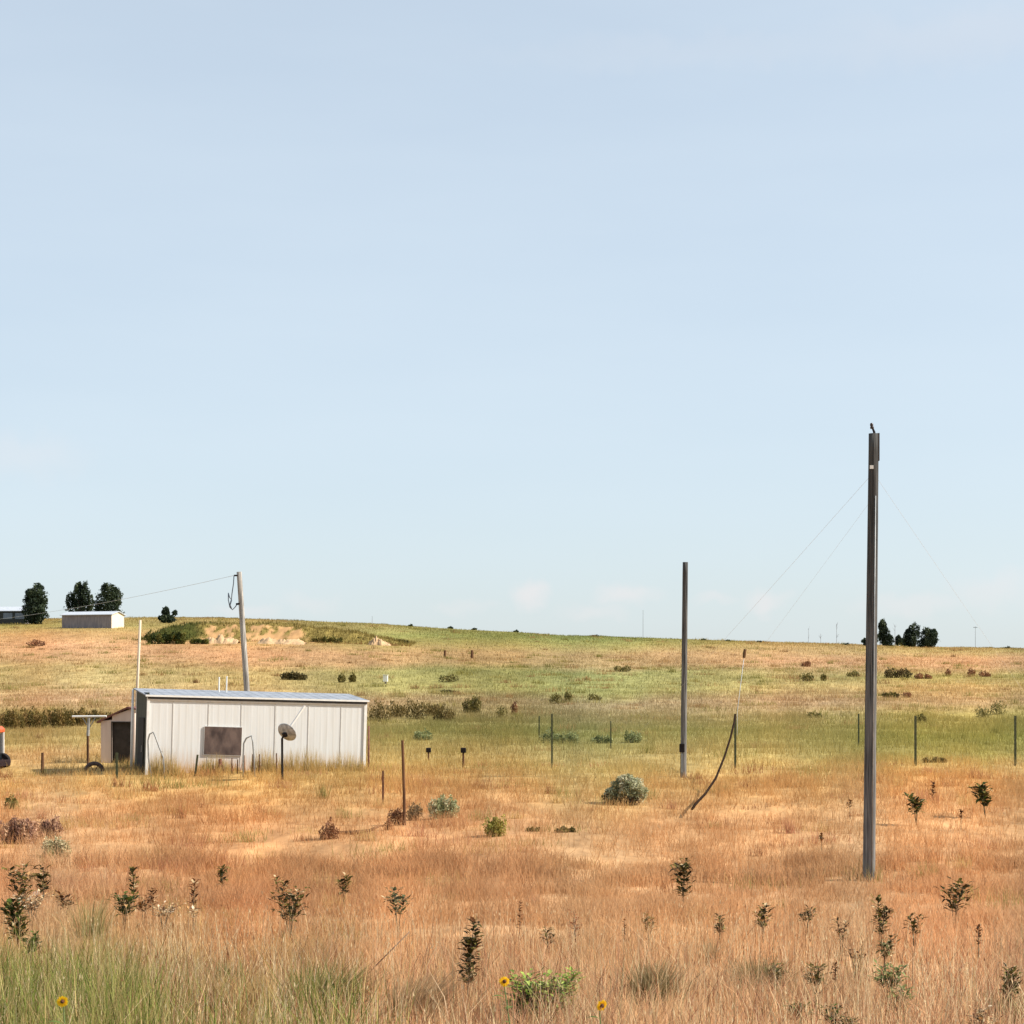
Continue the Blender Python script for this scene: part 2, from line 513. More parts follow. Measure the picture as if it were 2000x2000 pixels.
def tussocks(n, D0, D1, per, pal, hm):
    px = rs.uniform(-120, 2120, n); D = np.sqrt(rs.uniform(D0 ** 2, D1 ** 2, n))
    cx = (px - 1000) / F * D; cy = D
    rad = rs.uniform(.1, .5, n) * np.sqrt(D / 60)
    N_ = n * per; k = np.repeat(np.arange(n), per)
    X = cx[k] + rs.normal(0, 1, N_) * rad[k]; Y = cy[k] + rs.normal(0, .6, N_) * rad[k]
    Z = ground_np(X, Y) - .02
    h = hm * rs.uniform(.4, 1.1, n)[k] * rs.uniform(.5, 1.1, N_); w = (.004 + .00025 * Y)
    az = rs.uniform(0, 6.28, N_)
    b = np.stack([X, Y, Z], -1); W = np.stack([np.cos(az) * w, np.sin(az) * w, 0 * w], -1) * .5
    t = b + np.stack([rs.normal(0, .25, N_) * h, rs.normal(0, .25, N_) * h, h], -1)
    V = np.stack([b - W, b + W, t], 1).reshape(-1, 3); T = np.arange(N_ * 3).reshape(-1, 3)
    pl = s2l(np.array(pal)); C = pl[rs.randint(0, len(pl), n)][k] * rs.uniform(.75, 1.2, (N_, 1))
    return V, T, np.repeat(C, 3, 0)
OL = [(142, 134, 76), (130, 124, 66), (156, 142, 84), (166, 134, 90), (150, 118, 80)]
parts.append(tussocks(420, 62, 240, 60, OL, .5))
parts.append(tussocks(260, 110, 400, 40, OL, .6))
parts.append(tussocks(260, 16, 62, 60, [(170, 122, 84), (150, 104, 72), (196, 166, 110), (150, 140, 84), (180, 130, 100)], .42))
V, T, C = joinp(parts)
g = np_mesh('dry_grass', V, T, C, GRASS)
tag(g, 'dry orange tan prairie grass covering the field', 'grass', kind='stuff')

# taller green and straw stalks in the foreground, thickest at the bottom left
def c_green(X, Y, Z, n):
    pal = s2l(np.array([(142, 150, 74), (122, 134, 62), (166, 168, 92), (206, 192, 130), (156, 158, 88), (104, 120, 56), (180, 164, 104), (134, 146, 70), (116, 104, 54), (88, 98, 44), (206, 180, 126), (190, 162, 112), (168, 148, 100)]))
    return pal[rs.randint(0, len(pal), n)] * .85 * rs.uniform(.7, 1.3, (n, 1))
def c_pale(X, Y, Z, n):
    pal = s2l(np.array([(226, 198, 160), (212, 174, 136), (196, 150, 118), (230, 208, 164), (176, 128, 100), (166, 156, 114), (140, 104, 78), (150, 98, 70), (120, 84, 62)]))
    return pal[rs.randint(0, len(pal), n)] * .95
def d_green(X, Y):
    px = 1000 + F * X / Y
    m = np.clip((560 - px) / 380, 0, 1) * 1.25 + .7 * np.exp(-((px - 600) / 120) ** 2)
    return np.clip(m * np.clip((fbm(X * 1.5, Y * 1.1, 44, 4) - np.interp(px, [150, 330], [.30, .46])) * 5, 0, 1) * np.clip((np.interp(px, [0, 250, 500], [18, 17, 15]) - Y) / 2.6, 0, 1), 0, 1)
def d_pale(X, Y):
    return np.clip((fbm(X * 1.4, Y * 1.4, 77, 3) - .3) * 2.2, .05, 1) * np.clip((21 - Y) / 6, 0, 1)
parts = [blades(-250, 900, 10.2, 18, 42000, lambda X, Y, D, n: .22 + .52 * rs.uniform(0, 1, n) ** 1.7 * (.5 + fbm(X * 1.3, Y * 1.3, 12, 3)), lambda X, Y, D, n: rs.uniform(.004, .009, n), .2, 2, c_green, d_green),
         blades(-250, 2250, 10.2, 20, 44000, lambda X, Y, D, n: .2 + .42 * rs.uniform(0, 1, n) ** 1.5, lambda X, Y, D, n: rs.uniform(.003, .008, n), .30, 2, c_pale, d_pale)]
def seed_stalks(n, D0, D1):
    px = rs.uniform(-200, 2200, n); D = np.sqrt(rs.uniform(D0 ** 2, D1 ** 2, n)); X = (px - 1000) / F * D; Y = D
    keep = rs.uniform(0, 1, n) < np.clip((fbm(X * .8, Y * .8, 19, 3) - .35) * 3.5, 0, 1)
    X = X[keep]; Y = Y[keep]; n = len(X); Z = ground_np(X, Y) - .02
    h = rs.uniform(.28, .62, n); a = rs.uniform(0, 6.28, n); l = np.abs(rs.normal(.2, .14, n)) * h
    b = np.stack([X, Y, Z], -1); d = np.stack([np.cos(a) * l, np.sin(a) * l, h], -1)
    az = rs.uniform(0, 6.28, n); u = np.stack([np.cos(az), np.sin(az), 0 * az], -1)
    mid = b + d * np.array([.35, .35, .62]); top = b + d
    w = .0022; hd = d / np.linalg.norm(d, axis=1)[:, None] * rs.uniform(.025, .06, n)[:, None]
    hw = rs.uniform(.002, .0055, n)[:, None]
    V = np.stack([b - u * w, b + u * w, mid - u * w, mid + u * w, top, top - u * hw + hd * .4, top + u * hw + hd * .4, top + hd], 1).reshape(-1, 3)
    i = np.arange(n)[:, None] * 8
    T = np.concatenate([i + np.array([[0, 1, 3]]), i + np.array([[0, 3, 2]]), i + np.array([[2, 3, 4]]), i + np.array([[4, 6, 5]]), i + np.array([[5, 6, 7]])], 0)
    pal = s2l(np.array([(226, 200, 160), (214, 176, 132), (196, 150, 110), (232, 212, 170), (160, 116, 84)]))
    C = pal[rs.randint(0, len(pal), n)] * rs.uniform(.75, 1.1, (n, 1)) * .9
    return V, T, np.repeat(C, 8, 0)
parts.append(seed_stalks(11000, 10.2, 23))
V, T, C = joinp(parts)
g = np_mesh('tall_grass', V, T, C, GRASS)
tag(g, 'tall green and straw coloured grass stalks along the foreground', 'grass', kind='stuff')

# ------------------------------------------------------------------ foliage clouds
LEAF = leaf_mat('leaf', trans=.25, rough=.65)
DARKLEAF = leaf_mat('weed_leaf', trans=.3, rough=.75, spec=.12)
def cloud(lobes, n, size, pal, seed, surf=.55, up=0.0):
    """leaf faces spread through overlapping lumps: lobes = (x, y, z, rx, ry, rz)"""
    r = np.random.RandomState(seed)
    L = np.array(lobes, float)
    vol = L[:, 3] * L[:, 5]
    k = r.choice(len(L), n, p=vol / vol.sum())
    d = r.normal(size=(n, 3)); d /= np.linalg.norm(d, axis=1)[:, None]
    rad = np.where(r.uniform(size=n) < surf, r.uniform(.8, 1.06, n), r.uniform(0, 1, n) ** .45)
    lump = 1 + .22 * np.sin(d[:, 0] * 5 + k) * np.sin(d[:, 2] * 6 + k * 2) + .1 * np.sin(d[:, 1] * 11 + d[:, 2] * 13)
    c = L[k, :3] + d * (rad * lump)[:, None] * L[k, 3:]
    c[:, 2] = np.maximum(c[:, 2], size * .3)
    a = r.normal(size=(n, 3)); a[:, 2] += up; a /= np.linalg.norm(a, axis=1)[:, None]
    b = np.cross(a, r.normal(size=(n, 3))); b /= np.linalg.norm(b, axis=1)[:, None]
    s = size * r.uniform(.6, 1.5, (n, 1))
    V = np.stack([c - a * s, c + b * s * .45, c + a * s, c - b * s * .45], 1).reshape(-1, 3)
    T = np.arange(n * 4).reshape(-1, 4)
    pal = s2l(np.array(pal))
    # whole sprigs share a tint
    cell = np.floor(c / (size * 5)).astype(int)
    hsh = (np.abs(cell[:, 0] * 7349 + cell[:, 1] * 9151 + cell[:, 2] * 5003) % 1000) / 1000.
    C = pal[(hsh * len(pal)).astype(int) % len(pal)] * r.uniform(.75, 1.25, (n, 1))
    return V, T, np.repeat(C, 4, 0)

WOOD_TWIG = mat('twig_wood', (.16, .11, .08), (.09, .06, .045), 20)
BARK = mat('tree_bark', (.10, .075, .06), (.05, .04, .03), 6, stretch=(1, 1, .2), bump=.4)

SAGE = [(138, 142, 112), (120, 128, 98), (152, 150, 120), (104, 112, 82)]
OLIVE = [(112, 102, 54), (98, 92, 46), (128, 114, 62), (84, 78, 40)]
GREEN = [(74, 84, 34), (92, 98, 44), (60, 72, 30), (108, 108, 52)]
DARK = [(50, 62, 42), (40, 52, 37), (64, 74, 50), (34, 46, 35)]
BROWN = [(142, 100, 70), (122, 84, 60), (158, 114, 82), (104, 72, 52)]
PURPLE = [(156, 120, 98), (132, 100, 84), (176, 138, 112), (186, 150, 118)]

def shrub(px, pyb, wpx, hpx, pal, label, name='shrub', cat='shrub', group=None, n=None, seed=None, leaf=None, lobes=None, sink=0.1, upright=0):
    """a bush standing at (px, pyb) in the photograph, wpx wide and hpx tall there"""
    x, y, z, s = at(px, pyb)
    seed = seed if seed is not None else int(px * 7 + pyb * 3)
    rng = random.Random(seed)
    w = wpx * s; h = hpx * s
    small = wpx < 34
    root = empty(name, (x, y, z - .02), label, cat, group)
    if lobes is None:
        lobes = []
        nl = 3 if small else max(4, int(w / h * 3) + 2)
        for i in range(nl):
            t = (i + .5) / nl - .5
            hh = h * rng.uniform(.62, 1.02) * (1 - .8 * t * t)
            lobes.append((t * w * .8 + rng.uniform(-.06, .06) * w, rng.uniform(-.25, .25) * min(w, h * 1.5), hh * .44, w / nl * rng.uniform(.85, 1.25), min(w, h * 1.5) / nl * 1.1, hh * .54))
    else:
        lobes = [(a * s, b * s, c * s, d * s, e * s, f * s) for a, b, c, d, e, f in lobes]
    n = int((n or (240 if small else 900)) * 1.7)
    leaf = leaf or max(.03, 1.9 * s)
    V, T, C = cloud(lobes, n, leaf, pal, seed, up=upright)
    C = C * 1.0
    np_mesh('foliage', V, T, C, LEAF, root)
    m = MB()
    for i in range(4 if small else 9):
        a = rng.uniform(0, 6.28); l = lobes[rng.randrange(len(lobes))]
        m.tube([(l[0] * .25, l[1] * .25, -.05), (l[0] * .6, l[1] * .6, l[2] * .5), (l[0] + rng.uniform(-.3, .3) * l[3], l[1], l[2] + rng.uniform(0, .7) * l[5])],
               [max(.008, .25 * s), max(.006, .2 * s), max(.003, .1 * s)], 5)
    m.build('stems', WOOD_TWIG, root)
    return root

def tree(px, pyb, lobes, label, pal=DARK, n=2600, name='tree', trunk=8, group=None, leaf=None):
    """lobes = (dx, up, rx, rz) in photograph pixels from the foot"""
    x, y, z, s = at(px, pyb)
    seed = int(px * 13 + pyb)
    rng = random.Random(seed)
    root = empty(name, (x, y, z), label, 'tree', group)
    L = []
    for (dx, up, rx, rz) in lobes:
        L.append((dx * s, rng.uniform(-.5, .5) * rx * s, up * s, rx * s, rx * s * 1.05, rz * s))
    # knobbly outline from smaller lumps on the big ones
    for (a, b, c, d, e, f) in list(L):
        for q in range(5):
            t = rng.uniform(0, 6.28)
            L.append((a + math.cos(t) * d * .72, b + rng.uniform(-.6, .6) * e, c + math.sin(t) * f * .75, d * .36, e * .36, f * .33))
    V, T, C = cloud(L, int(n * 2.6), leaf or .19, pal, seed, surf=.5)
    np_mesh('crown', V, T, C, LEAF, root)
    m = MB()
    top = max(c for (_, _, c, _, _, _) in L) * .8
    r0 = trunk * s * .5
    m.tube([(0, 0, -.3), (0.02 * top, 0, top * .35), (-.03 * top, 0.02, top * .7), (0, 0, top)], [r0, r0 * .8, r0 * .5, r0 * .15], 8)
    for (a, b, c, d, e, f) in L[:len(lobes)]:
        m.tube([(0, 0, min(c * .45, top * .3)), (a * .5, b * .5, c * .75), (a, b, c + f * .4)], [r0 * .5, r0 * .35, r0 * .1], 6)
    m.build('trunk', BARK, root)
    return root

# ------------------------------------------------------------------ far left: barns and trees on the rise
WHITE = mat('white_paint', (.78, .77, .73), (.70, .68, .63), 5, .6, stretch=(1, 1, .3))
SHADEGREY = mat('grey_boards_barn_shade', (.24, .22, .23), (.17, .155, .17), 4, .85, stretch=(1, 1, .2))  # the long barn's shaded front is put into this grey; elsewhere plain grey
GALV = mat('galvanised_roof', (.28, .305, .35), (.21, .23, .265), 3, .85, 0, spec=.05)
PALEROOF = mat('pale_metal_roof', (.46, .49, .54), (.38, .41, .46), 3, .7, 0)
CREAM_LIT = mat('cream_sunlit_boards', (.72, .62, .45), (.64, .54, .40), 4, .8)  # the long barn's sunlit end is put into this cream
DARKGLASS = mat('dark_glass', (.02, .025, .03), (.015, .018, .02), 3, .12, spec=.6)
BLUESIDING = mat('blue_grey_siding', (.20, .24, .30), (.14, .17, .22), 3, .7)

def building(px, pyb, Lm, Wm, H, rise, yaw, name, label, wallm, roofm, gablem, base_extra=0, D=None, win=0, doorw=0):
    x, y, z, s = at(px, pyb) if D is None else atD(px, D)
    root = empty(name, (x, y, z), label, name.replace('_', ' '), rot=(0, 0, yaw))
    # long side faces -y; local x from -L/2..L/2
    m = MB(); t = .12
    m.box((-Lm / 2, 0, -.8), (Lm / 2, t, H)); m.build('wall', wallm, root)
    m = MB(); m.box((-Lm / 2, Wm - t, -.8), (Lm / 2, Wm, H)); m.build('wall', wallm, root)
    for xs in (-Lm / 2, Lm / 2 - t):
        m = MB()
        m.prism([(0, -.8), (Wm - 2 * t, -.8), (Wm - 2 * t, H), (Wm / 2 - t, H + rise - .05), (0, H)], 0, t,
                Matrix.Translation((xs, t, 0)) @ Matrix(((0, 1, 0, 0), (1, 0, 0, 0), (0, 0, 1, 0), (0, 0, 0, 1))))
        m.build('gable_wall', gablem, root)
    m = MB(); ov = .25
    for sgn in (0, 1):
        y0 = -ov if sgn == 0 else Wm + ov
        z0 = H - ov * rise / (Wm / 2)
        m.add([(-Lm / 2 - ov, y0, z0), (Lm / 2 + ov, y0, z0), (Lm / 2 + ov, Wm / 2, H + rise), (-Lm / 2 - ov, Wm / 2, H + rise),
               (-Lm / 2 - ov, y0, z0 + .1), (Lm / 2 + ov, y0, z0 + .1), (Lm / 2 + ov, Wm / 2, H + rise + .1), (-Lm / 2 - ov, Wm / 2, H + rise + .1)],
              [(0, 1, 2, 3), (4, 5, 6, 7), (0, 1, 5, 4), (1, 2, 6, 5), (3, 0, 4, 7)])
    m.build('roof', roofm, root)
    for i in range(win):
        m = MB(); cx = Lm / 2 - (i + .5) * 2.1
        m.box((cx - .8, -.03, .9), (cx + .8, -.002, H - .35))
        m.build('window', BLUESIDING, root)
    return root

building(169, 1227, 8.8, 4.0, 2.1, .5, R(-18), 'long_barn', 'long low shade-grey barn with a pale roof and sunlit-toned end wall on the rise', SHADEGREY, PALEROOF, CREAM_LIT)
building(6, 1219, 8.0, 5.0, 2.3, .75, R(-4), 'house', 'dark house with bluish windows at the left edge beside a dense tree', mat('dark_siding', (.05, .055, .055), (.03, .035, .035), 4), PALEROOF, SHADEGREY, win=2)
tree(70, 1219, [(0, 22, 23, 22), (1, 46, 21, 24), (2, 62, 13, 17), (-8, 36, 16, 22)], 'dense dome shaped dark tree beside the dark house at the left edge', n=3200)
tree(155, 1214, [(-2, 22, 24, 18), (-18, 42, 8, 15), (-2, 50, 12, 26), (10, 50, 9, 26), (22, 38, 6, 18)], 'spiky topped dark tree behind the long barn, left of its neighbour', n=2600)
tree(211, 1214, [(0, 22, 25, 17), (-2, 40, 22, 20), (2, 58, 15, 17), (14, 46, 12, 18)], 'round topped dark tree behind the bright end of the long barn', n=2900)
tree(328, 1217, [(0, 8, 15, 8), (-4, 22, 7, 9), (13, 20, 5, 5), (-12, 10, 7, 5)], 'small lone ragged tree on the skyline right of the long barn', n=900, trunk=4)

# right hand tree clump on the skyline
tree(1703, 1262, [(-6, 8, 12, 8), (4, 16, 8, 10)], 'low dark tree half hidden behind the tall near pole on the skyline', n=900, trunk=4)
tree(1728, 1262, [(-4, 34, 8, 16), (0, 20, 11, 18), (8, 10, 10, 12), (-3, 44, 5, 9)], 'pointed dark tree on the skyline just right of the tall near pole', n=1500, trunk=5)
tree(1762, 1262, [(0, 8, 14, 7), (-8, 14, 5, 7)], 'low dark bushy tree in the gap of the skyline clump', n=700, trunk=3)
tree(1787, 1264, [(-10, 14, 13, 14), (-2, 30, 11, 16), (-16, 24, 6, 10)], 'two topped dark tree in the middle of the skyline clump', n=1500, trunk=5)
tree(1813, 1265, [(0, 20, 17, 18), (-4, 8, 18, 9), (8, 26, 10, 10)], 'round dark tree ending the skyline clump on the right', n=1700, trunk=6)

# bare saplings and thin masts on the horizon
MASTM = mat('mast_grey', (.30, .32, .36), (.24, .26, .30), 5)
def mast(px, pyb, hpx, label, lean=0, r=.5, branch=0, name='utility_pole', cat='pole', arm=False, group=None):
    x, y, z, s = at(px, pyb)
    root = empty(name, (x, y, z), label, cat, group)
    m = MB()
    m.tube([(0, 0, -.5), (lean * s * .5, 0, hpx * s * .5), (lean * s, 0, hpx * s)], [r * s, r * s * .85, r * s * .6], 8)
    rng = random.Random(int(px))
    if branch:
        b = MB()
        for i in range(branch):
            t = rng.uniform(.3, .9); a = rng.uniform(-1, 1)
            p = Vector((lean * s * t, 0, hpx * s * t))
            m.tube([p, p + Vector((a * 5 * s, rng.uniform(-2, 2) * s, rng.uniform(4, 11) * s))], [r * s * .5, r * s * .2], 5)
        m.build('trunk', MASTM, root)
    else:
        m.build('shaft', MASTM, root)
        if arm:
            b = MB(); b.box((-4 * s, -.05, hpx * s * .93), (4 * s, .05, hpx * s * .93 + .12)); b.build('crossarm', MASTM, root)
    return root
mast(1905, 1264, 42, 'thin distant pole on the skyline at the right edge of the photo', arm=True)
mast(1256, 1247, 56, 'thin distant pole on the skyline left of the middle pole')
mast(727, 1219, 16, 'tiny distant pole on the skyline right of the dirt mounds')
mast(1579, 1257, 30, 'bare straight sapling on the skyline, leftmost of the bare ones', branch=4, name='bare_tree', cat='tree', r=.4)
mast(1603, 1257, 18, 'stunted bare sapling on the skyline between taller bare ones', branch=6, name='bare_tree', cat='tree', r=.4)
mast(1634, 1258, 40, 'taller bare sapling on the skyline left of the tall near pole', branch=8, name='bare_tree', cat='tree', r=.45)
mast(1748, 1262, 42, 'bare dead trunk rising from the dark skyline clump', branch=3, name='bare_tree', cat='tree', r=.5)

# ------------------------------------------------------------------ dirt piles
DIRT = mat('tan_dirt', (.50, .33, .18), (.34, .22, .12), 1.1, .95, bump=.6)
def dirt_pile(px, pyb, wpx, hpx, label, seed, peaks):
    x, y, z, s = at(px, pyb)
    n = 72; w = wpx * s; h = hpx * s
    u, v = np.meshgrid(np.linspace(-.5, .5, n), np.linspace(-.5, .5, 20))
    u = u.ravel(); v = v.ravel()
    env = np.zeros_like(u)
    for (c, a, r) in peaks:
        env = np.maximum(env, a * np.clip(1.15 - np.abs(u - c) / r, 0, 1) ** .6)
    rough = .45 + .75 * fbm(u * 7 + seed * 3.1, v * 3 + 5, seed, 5)
    Z = env * np.clip(1 - np.abs(v + .05 * np.sin(u * 17)) / .46, 0, 1) ** .75 * rough * h
    Z += (fbm(u * 26, v * 14, seed + 3, 3) - .5) * .34 * h * np.clip(env * 2, 0, 1) * np.clip(1 - np.abs(v) / .46, 0, 1)
    dp = min(w, 9)
    V = np.stack([u * w, v * dp, Z - .12], -1)
    gz = ground_np(V[:, 0] + x, V[:, 1] + y) - z
    V[:, 2] += gz
    i = (np.arange(19)[:, None] * n + np.arange(n - 1)[None, :]).ravel()
    T = np.stack([i, i + 1, i + n + 1, i + n], -1)
    o = np_mesh('dirt_pile', V, T, np.ones((len(V), 3)) * .5, DIRT, smooth=False)
    o.location = (x, y, z)
    tag(o, label, 'dirt pile', 'tan dirt piles on the rise')
def earth_bank():
    px0, px1, pyb = 262, 800, 1254
    x, y, z, s = at(525, pyb)
    n = 150; nv = 26; w = (px1 - px0) * s; dp = 16.0; h = 33 * s
    u, v = np.meshgrid(np.linspace(0, 1, n), np.linspace(0, 1, nv)); u = u.ravel(); v = v.ravel()
    X = ((px0 - 525) + u * (px1 - px0)) * s; Yv = v * dp
    top = np.interp(u, [0, .07, .16, .28, .45, .6, .68, .78, .88, 1], [0, .55, .95, .85, 1.0, .95, .7, .62, .35, 0])
    f = np.clip(v / .42, 0, 1); f = f * f * (3 - 2 * f); bk = np.clip((1 - v) / .4, 0, 1)
    Z = top * f * bk * h * (.72 + .5 * fbm(u * 22, v * 5, 8, 4))
    Z += ground_np(X + x, Yv + y) - z - .06
    uu = u + (fbm(u * 14, v * 4, 31, 4) - .5) * .22
    green = s2l((92, 94, 46)) * .7; olive = s2l((152, 134, 76)) * .66; tan = s2l((214, 168, 118)) * .68; red = s2l((176, 120, 82)) * .62
    gm = np.clip((.25 - uu) / .05, 0, 1)[:, None]
    tm = (np.clip((uu - .23) / .03, 0, 1) * np.clip((.64 - uu) / .05, 0, 1) * np.clip((fbm(u * 46, v * 12, 77, 5) - .44) * 12, 0, 1) * np.clip((.46 - v) / .1, 0, 1))[:, None]
    C = olive * (1 - gm) + green * gm
    C = C * (1 - tm) + tan * tm
    lo = np.clip((.07 - v) / .07, 0, 1)[:, None] * np.clip((uu - .25) / .05, 0, 1)[:, None]
    C = C * (1 - lo * .7) + red * lo * .7
    C *= (.6 + .8 * fbm(u * 75, v * 24, 5, 4))[:, None]
    i = (np.arange(nv - 1)[:, None] * n + np.arange(n - 1)[None, :]).ravel()
    T = np.stack([i, i + 1, i + n + 1, i + n], -1)
    o = np_mesh('earth_bank', np.stack([X, Yv, Z], -1), T, C, LEAFLESS, smooth=True); o.location = (x, y, z)
    r = np.random.RandomState(4); m_ = 9000
    k = r.randint(0, len(X), m_); k = k[(tm[k, 0] < .3)]; m_ = len(k)
    b = np.stack([X[k] + r.normal(0, .2, m_), Yv[k] + r.normal(0, .25, m_), Z[k] - .05], -1); hh = r.uniform(.15, .6, m_); az = r.uniform(0, 6.28, m_)
    W = np.stack([np.cos(az), np.sin(az), 0 * az], -1) * .06
    t_ = b + np.stack([r.normal(0, .1, m_), r.normal(0, .1, m_), hh], -1)
    Vb = np.stack([b - W, b + W, t_], 1).reshape(-1, 3); Cb = np.repeat(C[k] * r.uniform(.75, 1.3, (m_, 1)), 3, 0)
    np_mesh('grass_cover', Vb, np.arange(m_ * 3).reshape(-1, 3), Cb, GRASS, o)
    tag(o, 'broad low grassy earth bank with a tan cut on the rise behind the leaning pole', 'earth bank')
LEAFLESS = leaf_mat('bank_cover', trans=0.0, rough=.95, spec=.05)
earth_bank()
dirt_pile(434, 1256, 66, 22, 'long craggy tan dirt pile left of the leaning pole on the rise', 3, [(-.3, .8, .22), (-.05, 1, .2), (.2, .9, .22), (.38, .5, .2)])
dirt_pile(552, 1257, 92, 18, 'widest tan dirt pile, right of the leaning pole on the rise', 4, [(-.3, 1, .22), (-.02, .7, .25), (.22, .8, .28), (.4, .5, .12)])
dirt_pile(742, 1260, 44, 21, 'small pointed tan dirt pile standing alone on the rise', 5, [(-.1, 1, .4), (.2, .55, .3)])

# ------------------------------------------------------------------ shrubs in the far and middle field
G1 = 'scattered shrubs in the far field'
shrub(326, 1258, 96, 30, [(62, 72, 28), (48, 60, 24), (84, 88, 36), (104, 100, 44)], 'wide dark green thicket left of the craggy dirt pile', 'thicket', 'thicket', n=2200)
shrub(390, 1258, 40, 14, GREEN, 'short green thicket touching the craggy dirt pile', 'thicket', 'thicket', n=800)
shrub(640, 1256, 70, 14, [(112, 104, 50), (98, 94, 44), (128, 114, 60)], 'olive thicket between the widest and the smallest dirt pile', 'thicket', 'thicket', n=900)
shrub(700, 1256, 40, 13, GREEN, 'green thicket just left of the small pointed dirt pile', 'thicket', 'thicket', n=600)
shrub(782, 1258, 36, 12, OLIVE, 'low olive scrub right of the small pointed dirt pile', group=G1, n=400)
shrub(69, 1262, 30, 16, BROWN, 'brown shrub below the dark house at the far left', group=G1)
shrub(574, 1328, 52, 20, [(84, 74, 44), (70, 64, 36), (98, 86, 52)], 'low wide dark shrub behind the white shed, right of its leaning pole', group=G1, n=900)
shrub(667, 1333, 12, 20, OLIVE, 'narrow dark shrub above the right end of the shed roof, left of a twin', group=G1)
shrub(689, 1332, 12, 18, OLIVE, 'narrow olive shrub left of the small white box', group=G1)
shrub(876, 1332, 32, 18, OLIVE, 'rounded dark shrub in the field right of the small white box', group=G1)
shrub(879, 1354, 30, 9, [(60, 54, 30), (48, 44, 24)], 'flat dark shrub below the rounded one right of the white box', group=G1)
shrub(924, 1392, 34, 40, OLIVE, 'tall loose shrub at the right end of the bush row beside the shed', group=G1, upright=1.5)
for (a, b, w, h, l) in [(742, 1410, 38, 44, 'dark olive bush against the right end of the shed'),
                        (778, 1402, 24, 42, 'upright olive bush, second from the shed in the bush row'),
                        (815, 1404, 26, 40, 'dark rounded bush in the middle of the bush row beside the shed'),
                        (845, 1398, 24, 36, 'pale olive bush right of the middle of the bush row'),
                        (868, 1410, 38, 40, 'broad leaning bush near the right end of the bush row')]:
    shrub(a, b, w * 1.3, h * random.Random(int(a)).uniform(.85, 1.15), [(118, 100, 58), (104, 90, 50), (132, 112, 66), (88, 78, 42)], l, 'bush', 'bush', 'row of bushes beside the shed', n=620, upright=3)
for i, (a, b, w, h, l) in enumerate([(20, 1424, 64, 46, 'leftmost dark olive bush of the thick row at the left edge'),
                        (66, 1424, 58, 50, 'dark bush second from the left edge in the thick row'),
                        (112, 1422, 58, 46, 'dark bush above the brown post in the thick row'),
                        (150, 1418, 52, 40, 'bush of the thick row behind the tip of the clothes line bar'),
                        (190, 1412, 56, 34, 'lowest bush of the thick row, behind the little open shed')]):
    shrub(a, b, w, h, [(116, 98, 50), (98, 84, 42), (84, 74, 34), (132, 106, 62)], l, 'bush', 'bush', 'thick bush row at the left', n=1300, upright=3)
for (a, b, w, h, p, l) in [(1085, 1375, 20, 32, OLIVE, 'slim olive shrub left of a pair in the middle field'),
                        (1110, 1372, 14, 26, OLIVE, 'thin olive shrub in the middle field between the bush row and middle pole'),
                        (1160, 1368, 22, 16, OLIVE, 'small low shrub left of the middle pole, above the sage clumps'),
                        (980, 1402, 20, 34, OLIVE, 'upright shrub in pinkish grass right of the bush row'),
                        (1004, 1396, 12, 28, BROWN, 'thin brown shrub in pinkish grass right of the bush row'),
                        (1575, 1330, 22, 20, OLIVE, 'dark shrub in the far field left of the tall near pole'),
                        (1573, 1302, 16, 12, BROWN, 'brown dot of a shrub above the dark one left of the tall pole'),
                        (1608, 1330, 10, 22, OLIVE, 'thin upright shrub left of the tall near pole'),
                        (1666, 1322, 22, 16, OLIVE, 'olive shrub close left of the tall near pole in the far field'),
                        (1751, 1324, 62, 22, [(92, 76, 48), (76, 68, 38), (104, 90, 56)], 'wide dark shrub close right of the tall near pole in the far field'),
                        (1795, 1326, 14, 14, BROWN, 'small brown shrub right of the wide dark one'),
                        (1813, 1326, 12, 12, BROWN, 'second small brown shrub right of the wide dark one'),
                        (1851, 1320, 10, 14, BROWN, 'lone brown shrub in the far field, left of a darker one'),
                        (1897, 1320, 12, 16, BROWN, 'darker lone brown shrub below the thin distant pole'),
                        (1923, 1322, 18, 12, BROWN, 'flat brown shrub in the far field near the right edge'),
                        (1215, 1312, 28, 14, OLIVE, 'low olive shrub in the orange band left of the middle pole'),
                        (1950, 1395, 26, 38, [(120, 112, 64), (96, 92, 50)], 'leaning grey green shrub near the right edge fence posts'),
                        (1920, 1402, 26, 26, [(120, 112, 64), (96, 92, 50)], 'grey green shrub left of the leaning one near the right edge'),
                        (1590, 1402, 30, 16, OLIVE, 'low olive shrub in green grass left of the tall near pole'),
                        (1772, 1362, 14, 12, BROWN, 'small brown shrub in the reddish patch right of the tall pole'),
                        (1740, 1362, 34, 12, OLIVE, 'low olive shrub in grass right of the tall near pole'),
                        (1825, 1490, 60, 14, [(122, 104, 66), (100, 90, 52)], 'flat brown scrub beside the fence post right of the tall pole'),
                        (1800, 1412, 16, 22, OLIVE, 'thin shrub behind the fence post right of the tall pole')]:
    shrub(a, b, w, h, p, l, group=G1, upright=2.2, n=(170 if w < 34 else 600))
for (a, b, w, h, l) in [(1073, 1452, 40, 34, 'dark centred sage clump left of the middle pole'),
                        (1110, 1452, 50, 26, 'pale sage clump left of the middle pole'),
                        (1176, 1452, 46, 22, 'dark low sage clump nearest the middle pole'),
                        (1235, 1450, 34, 28, 'slanting sage clump between the low clump and the middle pole'),
                        (825, 1446, 40, 24, 'green leafy clump behind the black capped post')]:
    shrub(a, b, w, h, [(140, 146, 100), (118, 126, 84), (156, 158, 112), (92, 100, 62)], l, 'sage_clump', 'sage bush', 'sage clumps in the middle field', n=520)

